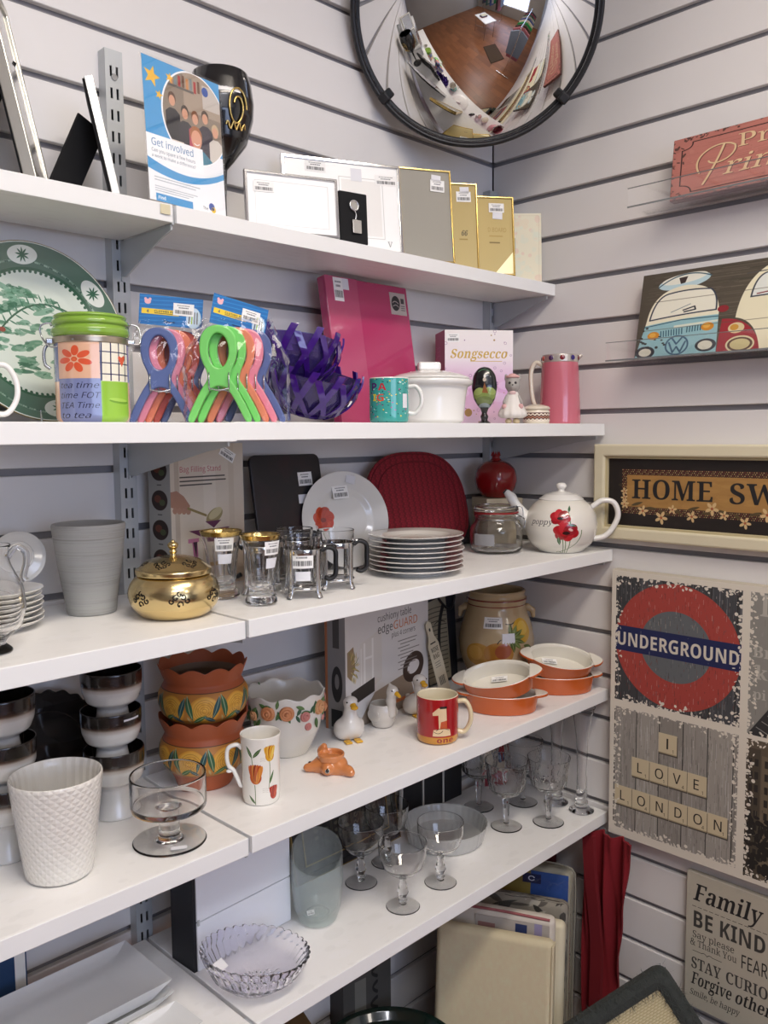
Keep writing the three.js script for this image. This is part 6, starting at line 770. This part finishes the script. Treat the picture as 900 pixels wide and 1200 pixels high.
// ================= BELOW THE SHELVES =================
{
  const linen = cv(512, 512, (g, w, h) => { fill(g, '#cbbf9f', 0, 0, w, h); const R = rng(151); for (let i = 0; i < 3000; i++) { g.globalAlpha = .07; fill(g, R() < .5 ? '#d8cdb0' : '#bdb191', R() * w, R() * h, R() < .5 ? 30 : 2, R() < .5 ? 2 : 30); } g.globalAlpha = 1; }, { rep: [2, 2] });
  const lm = std(0xffffff, .95, 0, { map: linen });
  const rot = -1.12;                                              // the row of packs faces the open bay
  const nx = Math.sin(rot), nz = Math.cos(rot);
  // x,z of the pack's centre front; each stands behind the one before
  const at = (d, s = 0) => [-.372 - nx * d + Math.cos(rot) * s, .285 - nz * d - Math.sin(rot) * s];
  const pack = (name, label, cat, d, s, w, h, th, mat, lean = .1) => { const [x, z] = at(d, s); const t = T(name, label, cat, x, .002 + th * .5 * Math.sin(lean), z, rot, undefined, lean); t.userData.dim = [w, h, th]; P(t, 'folded_body', warp(rbox(w, h, th, th * .42, 0, h / 2, 0, 4), (v) => { v.z += .002 * Math.sin(v.x * 30 + v.y * 17); }), mat); return t; };
  let t = pack('folded_curtain', 'folded cream fabric curtain leaning at the front of the linen row', 'curtain', .0, 0, .25, .405, .034, lm, .13);
  P(t, 'fold_edge', rbox(.006, .395, .03, .003, .123, .2, 0), lm);
  t = pack('bedding_pack', 'white packet of bedding with pink piping and small blue label behind the cream curtain', 'bedding', .047, .0, .24, .428, .032, std(0xcfc7bb, .7), .13);
  const bl = cv(256, 128, (g, w, h) => { fill(g, '#aaa29a', 0, 0, w, h); fill(g, '#8f6a66', 10, 24, 60, 70); fill(g, '#23315c', 140, 10, 40, 100); fill(g, '#8e86a8', 205, 0, 26, 128); line(g, '#c9cfe0', 5, [[148, 76], [160, 44], [170, 76]]); });
  P(t, 'printed_label', box(.16, .075, .001, .03, .375, .0168), std(0xffffff, .6, 0, { map: bl })); P(t, 'pink_piping', tube([[-.11, .423, .012], [0, .426, .013], [.11, .423, .012]], .003), std(0x9a5a5c, .8));
  t = pack('folded_cloth', 'cream tablecloth folded round a board in the middle of the linen row', 'tablecloth', .083, .012, .25, .402, .03, std(0xd6cdb2, .85), .13);
  t = pack('patterned_cloth', 'dark patterned cloth folded inside crinkled clear plastic', 'cloth pack', .134, .012, .25, .418, .036, std(0xffffff, .8, 0, { map: cv(256, 512, (g, w, h) => { fill(g, '#8d877b', 0, 0, w, h); const R = rng(161); for (let i = 0; i < 160; i++) leaf(g, ['#3f3c38', '#55504a', '#aaa598', '#2f2d2a'][i % 4], R() * w, R() * h, 30 + R() * 40, 8 + R() * 10, R() * 6); }) }), .13);
  { const b = new THREE.BoxGeometry(.262, .44, .05, 16, 22, 4); warp(b, (v) => { v.z += .005 * Math.sin(v.x * 90 + v.y * 60) * Math.sin(v.y * 110 - v.x * 40); v.y += .004 * Math.sin(v.x * 120); }); b.translate(0, .228, 0); P(t, 'plastic_wrap', b, film()); }
  t = pack('duvet_pack', 'large plastic duvet pack with yellow and blue insert behind the other linens', 'bedding', .208, .0, .28, .455, .05, std(0xa39f8e, .8), .13);
  const di = cv(512, 256, (g, w, h) => { fill(g, '#8c7a3a', 0, 0, w, h); fill(g, '#2c4f94', 330, 0, 182, h); fill(g, '#1c2450', 290, 20, 90, 60); g.strokeStyle = '#d8dcec'; g.lineWidth = 6; g.beginPath(); g.arc(334, 50, 14, .4, 6); g.stroke(); fill(g, '#6f6230', 0, 150, 300, 30); });
  P(t, 'printed_insert', box(.24, .09, .001, .01, .4, .0258), std(0xffffff, .5, 0, { map: di })); P(t, 'clear_cover', rbox(.292, .468, .062, .012, 0, .23, 0), film()); P(t, 'piping', tube([[-.14, .462, .0285], [.14, .462, .0285], [.145, .44, .0285], [.145, .24, .0285], [.145, .02, .0285]], .0018, { seg: 60 }), std(0x8a887c, .5));
  // crimson cloth hanging beside the shelf
  t = T('hanging_cloth', 'crimson fabric hanging in folds down the wall beside the linen row', 'cloth', -.012, .062, .352, -PI / 2);
  { const g = new THREE.BoxGeometry(.13, .49, .006, 40, 30, 1); g.translate(0, .245, 0); warp(g, (v) => { const k = v.y / .49, w = .5 + .5 * k; v.x = v.x * w + .02 * (k - .5); v.z = .026 + v.z + .01 * Math.sin(v.x * 130 + Math.sin(v.y * 9)) + .005 * Math.sin(v.x * 260 + v.y * 14) + .008 * k; }); P(t, 'cloth_body', g, std(0x7d101d, .9)); P(t, 'side_band', warp(new THREE.BoxGeometry(.028, .47, .012, 4, 24, 1).translate(-.028, .245, .046), (v) => { v.x += .008 * Math.sin(v.y * 7) + .024 * (1 - v.y / .49); v.z += .004 * Math.sin(v.y * 20); }), std(0x760f1b, .9)); }
  t = T('dark_red_cushion', 'dark red cushion wedged under the lowest shelf behind the linen row', 'cushion', -.05, .345, .13, -PI / 2 + .2, undefined, .1); { const g = new THREE.SphereGeometry(.5, 40, 24); warp(g, (v) => { const p = (q) => Math.sign(q) * Math.pow(Math.abs(q) * 2, .5) / 2; v.set(p(v.x) * .19, p(v.y) * .21, v.z * .05); }); g.translate(0, .105, .02); P(t, 'cushion_body', g, std(0x4a0b14, .95)); }
  // green tray, crate, dark box
  const gtex = cv(512, 512, (g, w) => { const c = w / 2; ell(g, '#07201a', c, c, c, c); for (let i = 0; i < 9; i++) { const a = i * .7; for (let k = 0; k < 5; k++) leaf(g, '#c9c3a8', c + Math.cos(a) * c * .55, c + Math.sin(a) * c * .55, 46, 14, k * 1.257 + a); ell(g, '#b08a3c', c + Math.cos(a) * c * .55, c + Math.sin(a) * c * .55, 9, 9); } });
  t = T('storage_crate', 'plain brown cardboard crate under the lowest shelf carrying the green tray', 'crate', -.61, 0, .2, -.7); P(t, 'crate_body', rbox(.26, .195, .2, .003, 0, .0975, 0), std(0x5a4a38, .9)); P(t, 'crate_lid', rbox(.27, .03, .21, .003, 0, .19, 0), std(0x64523e, .9));
  t = T('green_tray', 'round dark green painted tray with white flowers under the lowest shelf', 'tray', -.585, .2055, .205, .5); { const g = lat([[0, 0], [.11, 0], [.13, .006], [.142, .022], [.148, .026], [.1475, .028], [.139, .0245], [.127, .009], [.11, .003], [0, .003]], { r: .002, seg: 90 }); planar(g, .148); P(t, 'tray_body', g, phy({ color: 0xffffff, roughness: .15, clearcoat: .8, map: gtex })); }
  t = T('bamboo_box', 'small woven bamboo box on the floor under the lowest shelf', 'basket', -.84, 0, .16, -.3); P(t, 'basket_body', rbox(.12, .42, .1, .004, 0, .21, 0), std(0x6a5434, .9)); for (let r = 0; r < 7; r++) for (let c = 0; c < 3; c++) P(t, 'bamboo_slat', rbox(.036, .05, .004, .0015, -.039 + c * .039, .05 + r * .056, .0515), std([0x9a7c4c, 0x8a6c40, 0xa5885a][(r + c) % 3], .8));
  const db = cv(256, 512, (g, w, h) => { fill(g, '#4c4b48', 0, 0, w, h); fill(g, '#8f8e88', 70, 60, 60, 60); fill(g, '#77766f', 60, 190, 60, 90); g.save(); g.translate(170, 480); g.rotate(-PI / 2); for (let i = 0; i < 9; i++) curve(g, '#1c1c1c', 9, [i * 40, 10], [i * 40 + 16, -34 - (i % 3) * 10], [i * 40 + 26, 10]); g.restore(); });
  t = T('grey_carton', 'grey printed carton standing behind the green tray', 'box', -.5, 0, .03, -.1); P(t, 'carton', box(.13, .46, .05, 0, .23, 0), [0, 1, 2, 3].map(() => std(0x4c4b48, .8)).concat([std(0xffffff, .7, 0, { map: db }), std(0x4c4b48, .8)]));
  // fur-edged scratching mat
  const sis = cv(512, 512, (g, w, h) => { for (let y = 0; y < h; y += 16) for (let x = 0; x < w; x += 16) { const k = (x + y) / 16 % 2; fill(g, k ? '#d0c4a0' : '#c2b590', x, y, 16, 16); fill(g, '#a3956c', x, y + 13, 16, 3); fill(g, '#c4b78e', x + 2, y + 2, 10, 3); } }, { rep: [2, 2] });
  t = T('scratch_mat', 'grey fur-edged cat scratching mat with woven sisal centre leaning on the wall', 'scratching mat', -.225, .004, .677, -1.0, undefined, .42, .62);
  { const s = rrect(.36, .36, .03, 0, 0); s.holes.push(rrect(.28, .28, .004, 0, .04)); const g = ext(s, .05, .018, 10); const R = rng(171); let q = mergeVertices(g); P(t, 'fur_border', g, std(0x3d413f, 1, 0, { bumpMap: bumpFine, bumpScale: .004 }));
    const hp = [], hi = []; const sh = R; for (let i = 0; i < 9000; i++) { let x = (R() - .5) * .36, y = R() * .36; if (Math.abs(x) < .141 && Math.abs(y - .18) < .141) { continue; } const l = .008 + R() * .01, a = R() * 6.28, z = .022, b = hp.length / 3, dx = Math.cos(a) * l, dy = Math.sin(a) * l; hp.push(x - .0007, y, z, x + .0007, y, z, x + dx, y + dy, z + .005 + R() * .006); hi.push(b, b + 1, b + 2); }
    const hg = new THREE.BufferGeometry(); hg.setAttribute('position', new THREE.Float32BufferAttribute(hp, 3)); hg.setIndex(hi); hg.computeVertexNormals(); const f = P(t, 'fur_pile', hg, std(0x484d4a, 1, 0, { side: THREE.DoubleSide })); f.userData.kind = 'stuff';
    P(t, 'sisal_panel', box(.286, .286, .02, 0, .18, .004), std(0xffffff, .95, 0, { map: sis, bumpMap: sis, bumpScale: .002 })); }
  t = T('felt_bag', 'dark green felt bag below the word plaque at the picture edge', 'bag', -.052, 0, .74, -PI / 2); P(t, 'bag_body', rbox(.1, .218, .09, .02, .0, .109, .0, 4), std(0x3a4036, 1));
}

// ================= THE REST OF THE SHOP (seen in the mirror) =================
{
  let t = T('display_table', 'white-topped folding table out on the shop floor', 'table', -2.4, 0, 2.9, .3); P(t, 'table_top', rbox(.9, .03, .55, .006, 0, .735, 0), M.lip); for (const [x, z] of [[-1, -1], [1, -1], [-1, 1], [1, 1]]) P(t, 'leg', tube([[x * .4, .72, z * .22], [x * .42, 0, z * .25]], .012), M.wire); P(t, 'cross_brace', tube([[-.41, .3, -.23], [.41, .3, .23]], .008), M.wire);
  t = T('stacked_books', 'short stack of books on the white folding table', 'books', -2.5, .7505, 2.9, .2); P(t, 'book', box(.2, .03, .28, 0, .015, 0), std(0x8a3a30, .7)); P(t, 'book', box(.2, .03, .27, .01, .045, 0), std(0x3a4a6a, .7)); P(t, 'book', box(.19, .025, .26, 0, .0725, .01), std(0xd0c8b0, .7));
  t = T('door_mat', 'brown rectangular mat on the shop floor', 'mat', -1.35, 0, 2.3, .5); P(t, 'mat_body', rbox(.8, .012, .5, .004, 0, .007, 0), std(0x4a3a2c, 1)); P(t, 'mat_border', rbox(.84, .01, .54, .004, 0, .005, 0), std(0x2a211a, 1));
  const rail = (label, x, z, rot, seed, n) => { const t = T('clothes_rail', label, 'clothes rail', x, 0, z, rot); P(t, 'rail_bar', tube([[-.75, 1.5, 0], [.75, 1.5, 0]], .013), M.chrome); for (const s of [-1, 1]) { P(t, 'upright', tube([[s * .75, 1.5, 0], [s * .75, .05, 0]], .013), M.chrome); P(t, 'foot', tube([[s * .75, .04, -.25], [s * .75, .04, .25]], .013), M.chrome); } const R = rng(seed), C = [0x24262e, 0x6b2436, 0x2f4a3a, 0x8a8478, 0x3a4470, 0xb5aa98, 0x1c7a3e, 0x40352c, 0x9a5a62, 0x707a8a];
    for (let i = 0; i < n; i++) { const g = T('garment', `${['black', 'wine red', 'dark green', 'stone', 'blue', 'cream', 'bright green', 'brown', 'rose pink', 'grey'][i % 10]} garment hanging on the chrome rail ${seed === 5 ? 'by the slatted wall' : 'by the window'}`, 'garment', 0, 0, 0, 0, seed === 5 ? 'garments by the slatted wall' : 'garments by the window'); const p = V3(-.68 + i * 1.36 / (n - 1), 1.4425, 0).applyAxisAngle(V3(0, 1, 0), rot).add(V3(x, 0, z)); g.position.copy(p); g.rotation.y = rot + PI / 2; const L = .6 + R() * .35; const s = new THREE.Shape([V2(-.23, -.12), V2(-.06, -.03), V2(.06, -.03), V2(.23, -.12), V2(.2, -L), V2(-.2, -L)]); P(g, 'cloth', ext(s, .035, .012), std(C[i % 10], .9)); P(g, 'hanger', tube([[0, -.03, 0], [0, .012, 0], [.012, .03, 0], [.0, .043, 0]], .003), M.wire); } };
  rail('chrome clothes rail of mixed garments near the slatted wall', -.55, 2.5, PI / 2, 5, 10);
  rail('chrome clothes rail of mixed garments in front of the window', -3.2, 4.6, 0, 6, 10);
}
scene.userData.ok = true; renderer.render(scene, camera);
